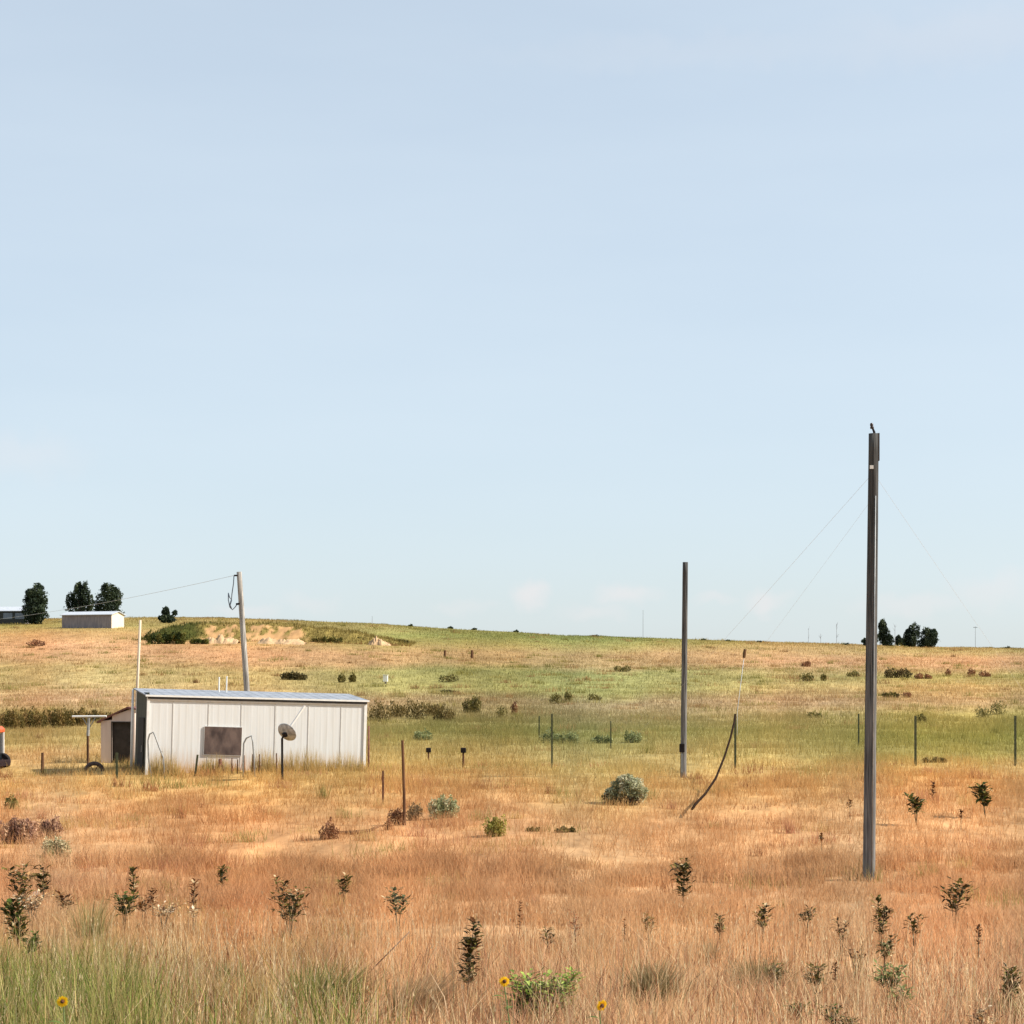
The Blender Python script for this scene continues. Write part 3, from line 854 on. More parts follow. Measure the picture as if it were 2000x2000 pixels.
# white box far in the field
def white_box():
    x, y, z, s = at(753, 1336)
    root = empty('white_box', (x, y, z), 'small white box on a short leg far out in the field', 'box')
    m = MB(); m.box((-4.5 * s, -.3, 4 * s), (4.5 * s, .3, 17 * s)); m.build('case', WHITE, root, bevel=.03)
    m = MB(); m.box((-5 * s, -.36, 17 * s + .002), (5 * s, .36, 18 * s)); m.build('lid', WHITE, root)
    m = MB(); m.box((-2 * s, -.1, -.3), (2 * s, .1, 4 * s - .002)); m.build('leg', SHADEGREY, root)
white_box()

# ------------------------------------------------------------------ white metal shed
def metal_wall_mat():
    m = bpy.data.materials.new('white_ribbed_metal'); m.use_nodes = True
    ns = m.node_tree.nodes; ls = m.node_tree.links; b = ns['Principled BSDF']
    b.inputs['Roughness'].default_value = .55; b.inputs['Specular IOR Level'].default_value = .3
    tc = N(ns, 'ShaderNodeTexCoord')
    mp = N(ns, 'ShaderNodeMapping'); mp.inputs['Scale'].default_value = (5, 5, .35)
    nz = N(ns, 'ShaderNodeTexNoise'); nz.inputs['Scale'].default_value = 1.6; nz.inputs['Detail'].default_value = 7
    ls.new(tc.outputs['Object'], mp.inputs['Vector']); ls.new(mp.outputs['Vector'], nz.inputs['Vector'])
    cr = N(ns, 'ShaderNodeValToRGB')
    cr.color_ramp.elements[0].position = .2; cr.color_ramp.elements[0].color = (.53, .52, .49, 1)
    cr.color_ramp.elements[1].position = .55; cr.color_ramp.elements[1].color = (.60, .61, .605, 1)
    ls.new(nz.outputs['Fac'], cr.inputs['Fac'])
    # rust creeping up from the bottom edge
    sx = N(ns, 'ShaderNodeSeparateXYZ'); ls.new(tc.outputs['Object'], sx.inputs[0])
    n2 = N(ns, 'ShaderNodeTexNoise'); n2.inputs['Scale'].default_value = 3; n2.inputs['Detail'].default_value = 6
    ls.new(mp.outputs['Vector'], n2.inputs['Vector'])
    ad = N(ns, 'ShaderNodeMath', operation='MULTIPLY_ADD'); ad.inputs[1].default_value = -1.1
    ls.new(n2.outputs['Fac'], ad.inputs[0]); ls.new(sx.outputs['Z'], ad.inputs[2])
    mr = N(ns, 'ShaderNodeMapRange'); mr.inputs['From Min'].default_value = .55; mr.inputs['From Max'].default_value = -.35
    mr.inputs['To Min'].default_value = 0; mr.inputs['To Max'].default_value = .9
    ls.new(ad.outputs[0], mr.inputs['Value'])
    mx = N(ns, 'ShaderNodeMix', data_type='RGBA'); mx.inputs['B'].default_value = (.48, .33, .22, 1)
    ls.new(mr.outputs['Result'], mx.inputs['Factor']); ls.new(cr.outputs['Color'], mx.inputs['A'])
    ls.new(mx.outputs['Result'], b.inputs['Base Color'])
    return m
RIBBED = metal_wall_mat()
DARKGREEN = mat('dark_green_paint', (.045, .05, .035), (.025, .028, .02), 4, .7)
BOARD = mat('weathered_plywood', (.13, .09, .075), (.045, .030, .027), 4.5, .85, stretch=(1, 1, .5))
RUST = mat('rusty_iron', (.22, .10, .06), (.11, .05, .035), 14, .9)
OLDWOOD = mat('brown_post_wood', (.16, .085, .045), (.08, .042, .025), 14, .95, spec=.05, stretch=(1, 1, .15))
TPOST = mat('green_post_paint', (.085, .10, .05), (.05, .055, .03), 20, .7)
WHITEPIPE = mat('white_pipe', (.72, .715, .69), (.64, .63, .60), 8, .5)
GREYSTEEL = mat('grey_steel', (.30, .31, .31), (.22, .23, .23), 9, .5, .4)
BLACK = mat('black_rubber', (.016, .014, .014), (.026, .022, .022), 10, .85, spec=.08)

D_S = 58.0
SX = (285 - 1000) / F * D_S
SHED_L = 6.85; SHED_W = 2.3; SHED_H = 2.66; YAW = 20.0
shed_z = EYE - (1360 - HY) / F * D_S - SHED_H
def make_shed():
    L, W, H = SHED_L, SHED_W, SHED_H
    root = empty('metal_shed', (SX, D_S, shed_z), 'long white metal shed with a boarded window and a bluish roof', 'shed', rot=(0, R(1.55), R(YAW)))
    # front wall: ribbed sheet, profile along x
    prof = []
    seams = [.112, .271, .42, .576, .73, .883]
    xx = 0.0; pitch = .20
    nrib = int(L / pitch)
    for i in range(nrib):
        x0 = i * L / nrib; p = L / nrib
        prof += [(x0, 0), (x0 + p * .62, 0), (x0 + p * .80, -.0014), (x0 + p * .90, -.0014)]
    prof.append((L, 0))
    m = MB()
    vs = [(x, y, -.7) for x, y in prof] + [(x, y, H) for x, y in prof]
    n = len(prof)
    m.add(vs, [(i, i + 1, n + i + 1, n + i) for i in range(n - 1)])
    m.box((0, .03, -.7), (L, .08, H + .02))
    m.box((0, W - .08, -.7), (L, W, H + .2))
    m.box((L - .06, .082, -.7), (L - .002, W - .082, H + .05))
    m.build('wall', RIBBED, root)
    m = MB()
    for f in seams:
        m.box((f * L - .011, -.012, -.7), (f * L + .011, .0, H - .03))
    m.build('wall_seam', mat('seam_strip', (.56, .545, .51), (.48, .46, .43), 6), root)
    m = MB()
    m.box((-.03, -.035, -.7), (.05, .0, H - .02)); m.box((-.03, .0, -.7), (-.002, .06, H - .02))
    m.box((L - .06, -.035, -.7), (L + .03, .0, H - .02)); m.box((L + .002, .0, -.7), (L + .03, .06, H - .02))
    m.box((.055, -.034, H - .12), (L - .065, -.004, H - .08))
    m.build('corner_trim', WHITEPIPE, root)
    # left end: dark opening closed by a dark green plank door
    m = MB(); m.box((0.0, .082, -.7), (.05, W - .082, H + .12)); m.build('end_wall', DARKGREEN, root)
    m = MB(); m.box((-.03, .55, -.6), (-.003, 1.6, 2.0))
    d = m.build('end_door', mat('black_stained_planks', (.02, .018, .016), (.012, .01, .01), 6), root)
    m = MB(); m.tube([(-.06, .65, .95), (-.06, .65, 1.15)], .012, 6); m.build('handle', GREYSTEEL, d)
    # roof: shallow single slope rising to the back, with a thin white fascia
    rise = .19
    m = MB()
    nrx = 23
    for i in range(nrx):
        x0 = -.08 + (L + .16) * i / nrx; x1 = -.08 + (L + .16) * (i + 1) / nrx
        a, b_ = -.05, W + .12
        m.add([(x0, a, H + .01), (x1 - .03, a, H + .01), (x1 - .03, b_, H + rise + .02), (x0, b_, H + rise + .02),
               (x0, a, H + .045), (x1 - .03, a, H + .045), (x1 - .03, b_, H + rise + .055), (x0, b_, H + rise + .055)],
              [(0, 1, 2, 3), (4, 5, 6, 7), (0, 1, 5, 4), (2, 3, 7, 6), (0, 3, 7, 4), (1, 2, 6, 5)])
        m.add([(x1 - .03, a, H + .01), (x1, a, H + .01), (x1, b_, H + rise + .02), (x1 - .03, b_, H + rise + .02),
               (x1 - .03, a, H + .049), (x1, a, H + .049), (x1, b_, H + rise + .059), (x1 - .03, b_, H + rise + .059)],
              [(0, 1, 2, 3), (4, 5, 6, 7), (0, 1, 5, 4), (2, 3, 7, 6), (0, 3, 7, 4), (1, 2, 6, 5)])
    m.build('roof', GALV, root)
    m = MB(); m.box((-.09, -.085, H - .005), (L + .09, -.052, H + .05)); m.build('fascia', WHITEPIPE, root)
    m = MB(); m.box((-.02, -.060, H - .075), (L + .02, -.037, H - .008)); m.build('eave_shadow', mat('eave_shadow_brown', (.05, .045, .04), (.03, .027, .025), 6), root)  # dark strip painted as the shadow line under the roof overhang
    # boarded window with a thin frame
    x0, x1 = .252 * L, .420 * L; z1 = H - .86; z0 = H - 1.72
    m = MB(); m.box((x0, -.05, z0), (x1, -.018, z1)); o = m.build('window_board', BOARD, root)
    o.rotation_euler = (0, R(.6), 0)
    m = MB(); t = .014
    m.box((x0 - t, -.045, z0 - t), (x1 + t, -.016, z0 - .002)); m.box((x0 - t, -.045, z1 + .002), (x1 + t, -.016, z1 + t))
    m.box((x0 - t, -.045, z0), (x0 - .002, -.016, z1)); m.box((x1 + .002, -.045, z0), (x1 + t, -.016, z1))
    f = m.build('window_frame', WHITEPIPE, root); f.rotation_euler = (0, R(.6), 0)
    # vent stacks on the roof
    for (fx, hh) in ((.365, .55), (.40, .58)):
        m = MB(); m.tube([(fx * L, W * .75, H + .1), (fx * L, W * .75, H + .12 + hh)], .022, 10)
        m.build('vent_pipe', WHITEPIPE, root)
    return root
make_shed()

def pipe_obj(name, pts, r, m, label, cat, group=None, n=8, part='shaft'):
    """one bent or straight tube as a top-level thing"""
    b = Vector(pts[0])
    mb = MB(); mb.tube([Vector(p) - b for p in pts], r, n)
    o = mb.build(name, m, smooth=True)
    o.location = b
    return tag(o, label, cat, group)

# white pipe post at the shed's left end, brown post at its right end
g0 = ground(*P(257, 1500, 60.2).xy)
pipe_obj('pipe_post', [(P(256, 1500, 60.2).x, 60.2, g0 - .3), P(257.5, 1430, 60.2), P(260, 1346, 60.2)], [.04, .04, .036], WHITEPIPE, 'white pipe post standing at the dark left end of the white shed', 'post')
g0 = ground(*P(720, 1500, 60.5).xy)
pipe_obj('wooden_post', [(P(720, 1500, 60.5).x, 60.5, g0 - .3), P(720, 1418, 60.5)], [.035, .03], RUST, 'thin rusty brown post against the right end of the white shed', 'post')
# pale leaning pole behind the shed
g0 = ground(*P(262, 1500, 66).xy)
PALEWOOD = mat('sun_bleached_wood', (.62, .52, .40), (.48, .38, .28), 12, .85, stretch=(1, 1, .1))
pipe_obj('leaning_pole', [(P(262, 1500, 66).x, 66, g0 - .4), P(268, 1345, 66), P(274, 1211, 66)], [.055, .05, .042], PALEWOOD, 'pale bleached pole rising behind the left end of the shed', 'pole', n=10)

# ------------------------------------------------------------------ utility poles
def pole_wood(name, c1, c2, bottom=None):
    m = bpy.data.materials.new(name); m.use_nodes = True
    ns = m.node_tree.nodes; ls = m.node_tree.links; b = ns['Principled BSDF']
    b.inputs['Roughness'].default_value = .85; b.inputs['Specular IOR Level'].default_value = .2
    tc = N(ns, 'ShaderNodeTexCoord'); mp = N(ns, 'ShaderNodeMapping'); mp.inputs['Scale'].default_value = (26, 26, .8)
    nz = N(ns, 'ShaderNodeTexNoise'); nz.inputs['Scale'].default_value = 1.5; nz.inputs['Detail'].default_value = 8
    ls.new(tc.outputs['Object'], mp.inputs['Vector']); ls.new(mp.outputs['Vector'], nz.inputs['Vector'])
    cr = N(ns, 'ShaderNodeValToRGB')
    cr.color_ramp.elements[0].position = .35; cr.color_ramp.elements[0].color = (*c2, 1)
    cr.color_ramp.elements[1].position = .65; cr.color_ramp.elements[1].color = (*c1, 1)
    ls.new(nz.outputs['Fac'], cr.inputs['Fac'])
    last = cr.outputs['Color']
    if bottom:
        sx = N(ns, 'ShaderNodeSeparateXYZ'); ls.new(tc.outputs['Object'], sx.inputs[0])
        mr = N(ns, 'ShaderNodeMapRange'); mr.inputs['From Min'].default_value = 6.0; mr.inputs['From Max'].default_value = .8
        ls.new(sx.outputs['Z'], mr.inputs['Value'])
        mx = N(ns, 'ShaderNodeMix', data_type='RGBA')
        sc2 = N(ns, 'ShaderNodeVectorMath', operation='SCALE'); sc2.inputs['Scale'].default_value = bottom
        ls.new(last, sc2.inputs[0])
        ls.new(mr.outputs['Result'], mx.inputs['Factor']); ls.new(last, mx.inputs['A']); ls.new(sc2.outputs[0], mx.inputs['B']); last = mx.outputs['Result']
    ls.new(last, b.inputs['Base Color'])
    bp = N(ns, 'ShaderNodeBump'); bp.inputs['Strength'].default_value = 1.0; bp.inputs['Distance'].default_value = .03
    ls.new(nz.outputs['Fac'], bp.inputs['Height']); ls.new(bp.outputs['Normal'], b.inputs['Normal'])
    return m
POLE_DARK = pole_wood('creosoted_pole_wood', (.084, .082, .078), (.022, .022, .022), 2.8)
POLE_WARM = pole_wood('weathered_pole_wood', (.47, .44, .40), (.14, .13, .12))

def near_pole():
    D = 33.0
    foot = P(1697, 1742, D); gz = ground(foot.x, D); top = P(1706.5, 847, D)
    foot.z = gz
    root = empty('utility_pole', foot, 'tall near weathered pole with a bent insulator pin on top, no crossarm', 'utility pole', 'bare wooden utility poles')
    t = top - foot
    rng = random.Random(3)
    m = MB(); K = 26
    m.tube([t * (i / K * 1.03 - .03) for i in range(K + 1)], [.108 - .022 * i / K for i in range(K + 1)], 28, jit=.012, rng=rng)
    m.build('shaft', POLE_DARK, root, smooth=True)
    u = t.normalized()
    # metal rider strip down the camera side, clipped to the wood
    m = MB()
    off = Vector((.030, -.106, 0)); off2 = Vector((.026, -.088, 0))
    m.tube([t * .01 + off, t * .5 + (off + off2) / 2, t * .86 + off2], .010, 8)
    m.build('ground_wire', GREYSTEEL, root, smooth=True)
    m = MB(); p = t + Vector((-.008, 0, -.0))
    c = t * ((915 - 1742) / (847 - 1742)) + Vector((-.035, -.086, 0))
    m.box((c.x - .04, c.y - .012, c.z - .03), (c.x + .02, c.y + .012, c.z + .03)); m.build('tag', WHITE, root)
    # dark iron strap at the top right
    m = MB(); q = t + Vector((.078, -.02, 0))
    m.box((q.x - .02, q.y - .03, q.z - .47), (q.x + .014, q.y + .04, q.z + .005)); m.build('iron_strap', mat('dark_strap', (.05, .035, .028), (.025, .018, .015), 12, .9), root)
    # bent pin with insulator
    m = MB(); s = D / F
    m.tube([t + Vector((.01, 0, -.1)), t + Vector((.008, 0, .03)), t + Vector((-.012, 0, .075)), t + Vector((-.026, 0, .13))], [.022, .022, .018, .014], 10)
    pin = m.build('insulator_pin', BLACK, root, smooth=True)
    m = MB()
    m.lathe([(0.0, .0), (.030, .0), (.034, .03), (.022, .045), (.030, .06), (.026, .085), (.014, .10), (0, .102)], Matrix.Translation(t + Vector((-.027, 0, .085))) @ Matrix.Rotation(R(-8), 4, 'Y'), 16)
    m.build('insulator', mat('brown_glaze', (.05, .03, .025), (.03, .02, .02), 6, .25), pin, smooth=True)
    return root, foot, t
np_root, np_foot, np_t = near_pole()

def mid_pole():
    D = 56.5
    foot = P(1334.5, 1500, D); foot.z = ground(foot.x, D)
    top = P(1338.5, 1098, D)
    root = empty('utility_pole', foot, 'plain middle pole standing alone with a dark box low on its side', 'utility pole', 'bare wooden utility poles')
    t = top - foot; rng = random.Random(5)
    m = MB(); K = 22
    m.tube([t * (i / K * 1.04 - .04) for i in range(K + 1)], [.092 - .014 * i / K for i in range(K + 1)], 20, jit=.015, rng=rng)
    m.build('shaft', POLE_DARK, root, smooth=True)
    s = D / F; z0 = EYE + (HY - 1469) * s - foot.z
    m = MB(); m.box((-.12, -.125, z0), (.025, -.03, z0 + .25)); bx = m.build('meter_box', BLACK, root, bevel=.01)
    m = MB(); m.tube([(-.05, -.085, z0 - .6), (-.05, -.085, z0 - .002)], .016, 8); m.build('conduit', GREYSTEEL, root)
mid_pole()

def back_pole():
    D = 65.0; s = D / F
    foot = P(491, 1500, D); foot.z = ground(foot.x, D); top = P(467, 1117, D)
    root = empty('utility_pole', foot, 'leaning pole behind the shed with a hanging cable loop', 'utility pole', 'bare wooden utility poles')
    t = top - foot
    m = MB(); K = 20
    m.tube([t * (i / K * 1.04 - .04) for i in range(K + 1)], [.108 - .022 * i / K for i in range(K + 1)], 20, jit=.012, rng=random.Random(9))
    m.build('shaft', POLE_WARM, root, smooth=True)
    def q(px, py): return P(px, py, D - .05) - foot
    m = MB(); m.tube([q(457, 1124), q(467, 1124)], .028, 8); m.build('bracket', BLACK, root)
    m = MB(); m.tube([q(461, 1180), q(470, 1179)], .035, 8); m.build('bracket', BLACK, root)
    m = MB(); m.tube([q(457, 1124), q(456, 1140), q(453, 1160), q(452, 1172), q(448, 1166), q(446, 1158)], .016, 8)
    m.tube([q(446, 1158), q(446, 1172), q(449, 1186), q(454, 1191), q(459, 1186), q(463, 1180)], .016, 8)
    m.tube([q(452, 1172), q(449, 1182), q(452, 1189)], .024, 8)
    m.build('cable_loop', mat('grey_cable', (.16, .19, .24), (.10, .12, .15), 9), root, smooth=True)
back_pole()

WIRE = mat('old_wire', (.50, .52, .55), (.42, .44, .47), 6, .6)
def wire(a, b, sag, r, label, cat='wire', name='overhead_wire', group=None, n=40):
    a = Vector(a); b = Vector(b); K = n
    pts = []
    for i in range(K + 1):
        t = i / K
        p = a.lerp(b, t); p.z -= sag * 4 * t * (1 - t); pts.append(p - a)
    m = MB(); m.tube(pts, r, 6)
    o = m.build(name, WIRE, smooth=True); o.location = a
    return tag(o, label, cat, group)
wire(P(457, 1124, 64.9), P(-420, 1206, 150), 1.2, .006, 'thin service wire running left from the leaning pole past the dark trees')
def guy(h_py, px, py, D, lab, r=.002):
    a = np_foot + np_t * ((h_py - 1742) / (847 - 1742))
    x = (px - 1000) / F * D
    wire(a, (x, D, ground(x, D) - .1), .06, r, lab, 'guy wire', 'guy_wire', 'guy wires of the tall near pole')
guy(925, 1202, 1490, 70, 'long guy wire sloping down left from the tall near pole')
guy(975, 1322, 1495, 68, 'steeper, fainter guy wire left of the tall near pole', .0014)
guy(925, 2092, 1490, 70, 'guy wire sloping down right from the tall near pole')

# rod with a dark end far behind the T-post
x, y, z, s = atD(1440, 84)
pipe_obj('marker_rod', [(x, y, z - .2), P(1440, 1390, 84), P(1453, 1285, 84)], .012, WIRE, 'hair thin leaning rod behind the hose post', 'rod')
mk = MB(); a = P(1453, 1285, 84); b = P(1455.5, 1268, 84); mk.tube([Vector((0, 0, 0)), (b - a) * .5, b - a], [.06, .075, .06], 8)
o = mk.build('marker_cap', OLDWOOD, bpy.data.objects['marker_rod']); o.location = a - bpy.data.objects['marker_rod'].location

# ------------------------------------------------------------------ fence posts
def t_post(px, pyt, pyb, label, m=TPOST, w=.045, D=None, name='steel_post', group='steel fence posts across the field', lean=0, cap=None, extra=6):
    x, y, z, s = at(px, pyb + extra) if D is None else atD(px, D)
    h = EYE + (HY - pyt) * y / F - z
    root = empty(name, (x, y, z), label, 'fence post', group)
    mb = MB(); t = w * .3
    if m is TPOST or m is RUST:
        M = Matrix.Shear('XY', 4, (lean, 0)) if lean else None
        mb.box((-w / 2, -t / 2, -.4), (w / 2, t / 2, h), M); mb.box((-t / 2, t / 2 + .001, -.4), (t / 2, w * .8, h - .002), M)
        for i in range(int(h / .16)):
            mb.box((-t / 2, -t / 2 - .012, i * .16 + .05), (t / 2, -t / 2 - .001, i * .16 + .09), M)
        mb.build('stake', m, root)
    else:
        rng = random.Random(int(px))
        mb.tube([(0, 0, -.4), (lean * h * .4, 0, h * .45), (lean * h, 0, h)], [w / 2, w / 2 * .96, w / 2 * .85], 12, jit=.05, rng=rng)
        mb.build('stake', m, root)
    if cap:
        cb = MB(); cb.box((-cap, -cap, h - cap * 1.6), (cap, cap, h + cap * .3)); cb.build('cap', BLACK, root, bevel=.02)
    return root
t_post(1788, 1398, 1490, 'dark steel fence post in green grass right of the tall pole', w=.075)
t_post(1983, 1398, 1490, 'dark steel fence post at the right edge of the photo', w=.075)
t_post(1677, 1394, 1452, 'faint steel fence post just left of the tall pole', w=.06)
t_post(1078, 1394, 1496, 'green steel fence post rising from the dark sage clump', w=.055)
t_post(1053, 1398, 1440, 'pale thin fence post left of the dark sage clump', w=.05)
t_post(1193, 1408, 1456, 'slim fence post above the low sage clump left of the middle pole', w=.045)
hose_post = t_post(1436, 1394, 1494, 'steel fence post with a dark hose hanging from its top', w=.07)
t_post(228, 1470, 1518, 'short green steel post in front of the little open shed', w=.075, extra=4)
t_post(381, 1474, 1512, 'leaning dark green stake in front of the white shed, left of its board', w=.06, lean=.12, extra=4)
t_post(83, 1470, 1508, 'short brown wooden post between the vehicle and the clothes line', OLDWOOD, .10, name='wooden_post', group='wooden fence posts', extra=4)
t_post(791, 1446, 1606, 'tall brown post in orange grass right of the white shed', OLDWOOD, .07, name='wooden_post', group='wooden fence posts', lean=-.03)
t_post(748, 1505, 1566, 'faint reddish thin post left of the tall brown post', RUST, .05, name='rusty_post', group='rusty thin posts')
t_post(837, 1462, 1480, 'short post with black cap, left one of two right of the shed', OLDWOOD, .07, name='capped_post', group='black capped posts', cap=.085)
t_post(905, 1462, 1494, 'short post with black cap, right one of two right of the shed', OLDWOOD, .07, name='capped_post', group='black capped posts', cap=.085)
t_post(922, 1270, 1286, 'stubby dark post far off in the orange band', OLDWOOD, .35, name='wooden_post', group='wooden fence posts', extra=0)
t_post(869, 1270, 1284, 'stubby pale brown post far off, left of the dark one', OLDWOOD, .3, name='wooden_post', group='wooden fence posts', extra=0)
# stakes and dry stalks in front of the shed
for (px, a, b, w, m_, l) in [(453, 1476, 1504, .05, OLDWOOD, 'brown stake under the right half of the boarded window'),
                         (464, 1478, 1506, .05, OLDWOOD, 'second brown stake, under the right edge of the boarded window'),
                         (476, 1470, 1508, .09, OLDWOOD, 'thick dark stake under the right pipe hoop'),
                         (494, 1468, 1508, .06, OLDWOOD, 'stake right of the right pipe hoop'),
                         (507, 1468, 1508, .05, OLDWOOD, 'stake midway between the right pipe hoop and the dish'),
                         (540, 1466, 1506, .05, OLDWOOD, 'thin stake just left of the satellite dish mast'),
                         (316, 1462, 1508, .04, OLDWOOD, 'slender stake right of the left pipe hoop')]:
    t_post(px, a + 5, b, l, m_, w * .75, D=57.6, name='wooden_stake', group='stakes in front of the white shed')

# rusty tripod
def tripod():
    x, y, z, s = atD(430, 57.8)
    root = empty('rusty_tripod', (x, y, z), 'small rusty tripod stand below the boarded window', 'tripod')
    h = EYE + (HY - 1486) * s - z
    for k in range(3):
        a = k * 2.09 + .5
        m = MB(); m.tube([(math.cos(a) * .17, math.sin(a) * .17, -.05), (0, 0, h)], .022, 6); m.build('leg', RUST, root)
    m = MB(); m.tube([(0, 0, h - .12), (0, 0, h + .06)], .055, 8); m.build('head', RUST, root)
tripod()

# pipe hoops
x, y, z, s = atD(290, 56.5)
pipe_obj('pipe_hoop', [(P(298, 0, 56.5).x, 56.5, z - .2), P(290, 1480, 56.5), P(289, 1446, 56.5), P(292, 1434, 56.5), P(299, 1430, 56.5), P(304, 1440, 56.5), P(311, 1460, 56.5), P(319, 1480, 56.5), (P(322, 0, 56.5).x, 56.5, z - .1)],
         .022, GREYSTEEL, 'bent grey pipe hoop at the left corner of the white shed', 'pipe', 'grey pipe hoops by the shed')
pipe_obj('pipe_hoop', [(P(475, 0, 56.5).x, 56.5, z - .2), P(475, 1480, 56.5), P(476, 1452, 56.5), P(481, 1442, 56.5), P(491, 1437, 56.5), P(494, 1450, 56.5), P(496, 1480, 56.5), (P(498, 0, 56.5).x, 56.5, z - .1)],
         .024, GREYSTEEL, 'bent grey pipe hoop right of the boarded window', 'pipe', 'grey pipe hoops by the shed')

# dark hose hanging from the post
def hose():
    D1 = hose_post.location.y
    pts = []
    for (px, py, f) in [(1436, 1396, 0), (1434, 1410, .05), (1427, 1440, .2), (1415, 1478, .4), (1398, 1520, .62), (1378, 1550, .82), (1358, 1571, 1), (1352, 1580, 1.05)]:
        pts.append(P(px, py, D1 - .1 - f * (D1 - 46)))
    pipe_obj('hose', pts, .032, mat('brown_hose', (.025, .014, .009), (.015, .009, .006), 8, .95, spec=.02), 'dark hose curving from a fence post down into the grass', 'hose')
hose()

# ------------------------------------------------------------------ satellite dish
def dish():
    D = 55.8; s = D / F
    c = P(558, 1433, D)
    foot = P(551.5, 1500, D); foot.z = ground(foot.x, D)
    root = empty('satellite_dish', foot, 'grey satellite dish on a dark mast in front of the white shed', 'satellite dish')
    m = MB(); top = P(551, 1442, D) - foot
    m.tube([(0, 0, -.3), top], .034, 10); m.build('mast', BLACK, root)
    n = Vector((.40, .74, .54)).normalized()
    M = Matrix.Translation(c - foot) @ n.to_track_quat('Z', 'Y').to_matrix().to_4x4()
    r = .30
    prof = [(0, .0)] + [(r * k / 8, .09 * (k / 8) ** 2) for k in range(1, 9)] + [(r + .008, .088), (r, .075)] + [(r * k / 8, .09 * (k / 8) ** 2 - .015) for k in range(7, 0, -1)] + [(0, -.015)]
    m = MB(); m.lathe(prof, M, 28)
    ref = m.build('reflector', mat('dish_grey', (.42, .43, .44), (.20, .205, .21), 9, .6), root, smooth=True)
    m = MB(); m.box((-.06, -.06, -.10), (.06, .06, -.018), M); m.tube([M @ Vector((0, 0, -.06)), top], .028, 8)
    m.build('bracket', BLACK, root)
    # feed arm
    iv = M.inverted()
    tip = P(592, 1383, D + .25) - foot
    st = P(566, 1421, D + .12) - foot
    m = MB(); m.tube([st, tip], .034, 8); arm = m.build('feed_arm', WHITEPIPE, root)
    m = MB(); d = (tip - st).normalized(); m.tube([tip - d * .01, tip + d * .09], .036, 10); m.build('receiver', WHITEPIPE, arm)
dish()

# ------------------------------------------------------------------ little open shed
def small_shed():
    D = 63.0; s = D / F
    x0, x1, x2 = (196 - 1000) * s, (262 - 1000) * s, (229 - 1000) * s
    foot = P(229, 1500, D); foot.z = ground(foot.x, D)
    root = empty('open_shed', foot, 'little beige shed with a dark open doorway left of the white shed', 'shed')
    def lx(px): return (px - 229) * s
    def lz(py): return EYE + (HY - py) * s - foot.z
    BEIGE = mat('pinkish_beige_boards', (.60, .49, .42), (.52, .41, .35), 6, .85, stretch=(1, 1, .2))
    DK = mat('dark_frame_and_interior_shade', (.05, .04, .035), (.03, .025, .02), 5)
    t = .05; dep = 1.6
    w0, w1 = lx(197), lx(263); zl = lz(1407); zp = lz(1385); zd = lz(1411)
    d0, d1 = lx(219), lx(256)
    m = MB()
    m.prism([(w0, -.4), (d0, -.4), (d0, zl + .02), (w0, zl - .02)], 0, t)
    m.prism([(d1, -.4), (w1, -.4), (w1, zp - .06), (d1, zp - .02)], 0, t)
    m.prism([(d0 + .001, zd), (d1 - .001, zd), (d1 - .001, zp), (d0 + .001, zl + .16)], 0.002, t - .002)
    m.build('front_wall', BEIGE, root)
    m = MB()
    m.box((w0, t + .001, -.4), (w0 + t, dep, zl - .03)); m.box((w1 - t, t + .001, -.4), (w1, dep, zp - .1)); m.box((w0 + t + .001, dep - t, -.4), (w1 - t - .001, dep, zl - .04))
    m.build('side_wall', BEIGE, root)
    m = MB()
    m.box((d0 - .1, t + .06, -.4), (d1 + .1, t + .09, zd - .004)); m.build('doorway_shade', DK, root)  # dark sheet close behind the opening stands in for interior shade
    m = MB(); k = (zp - zl) / (lx(248) - lx(211))
    m.prism([(w0 - .12, zl - .12 * k - .02), (lx(249), zp + .02), (w1 + .12, zp - .04), (w1 + .12, zp + .01), (lx(249), zp + .08), (w0 - .12, zl - .12 * k + .04)], -.1, dep + .1)
    m.build('roof', mat('reddish_roof', (.20, .08, .06), (.10, .045, .035), 6), root)
    m = MB(); m.box((d0 - .03, -.02, -.3), (d0, -.002, zd + .03)); m.box((d0 + .001, -.02, zd), (d1, -.002, zd + .03)); m.build('door_frame', DK, root)
small_shed()

# clothes line post
def clothes_post():
    D = 61.0; s = D / F
    foot = P(172, 1500, D); foot.z = ground(foot.x, D)
    root = empty('clothesline_post', foot, 'T shaped clothes line post with white bar left of the little open shed', 'clothesline post')
    def q(px, py): return P(px, py, D) - foot
    m = MB(); a = q(171.5, 1437); m.tube([(0, 0, -.4), a], .042, 10); m.build('lower_post', OLDWOOD, root)
    m = MB(); m.tube([q(171.5, 1437.2), q(174, 1402)], [.05, .046], 10); m.build('upper_post', mat('faded_grey_paint', (.34, .33, .31), (.24, .23, .21), 9, .8), root)
    m = MB(); m.tube([q(141, 1399.5), q(208, 1399)], .034, 10); m.build('crossbar', WHITEPIPE, root)
    m = MB(); m.tube([q(162, 1402), q(173, 1422)], .016, 6); m.tube([q(186, 1402), q(174, 1422)], .016, 6); m.build('brace', GREYSTEEL, root)
clothes_post()

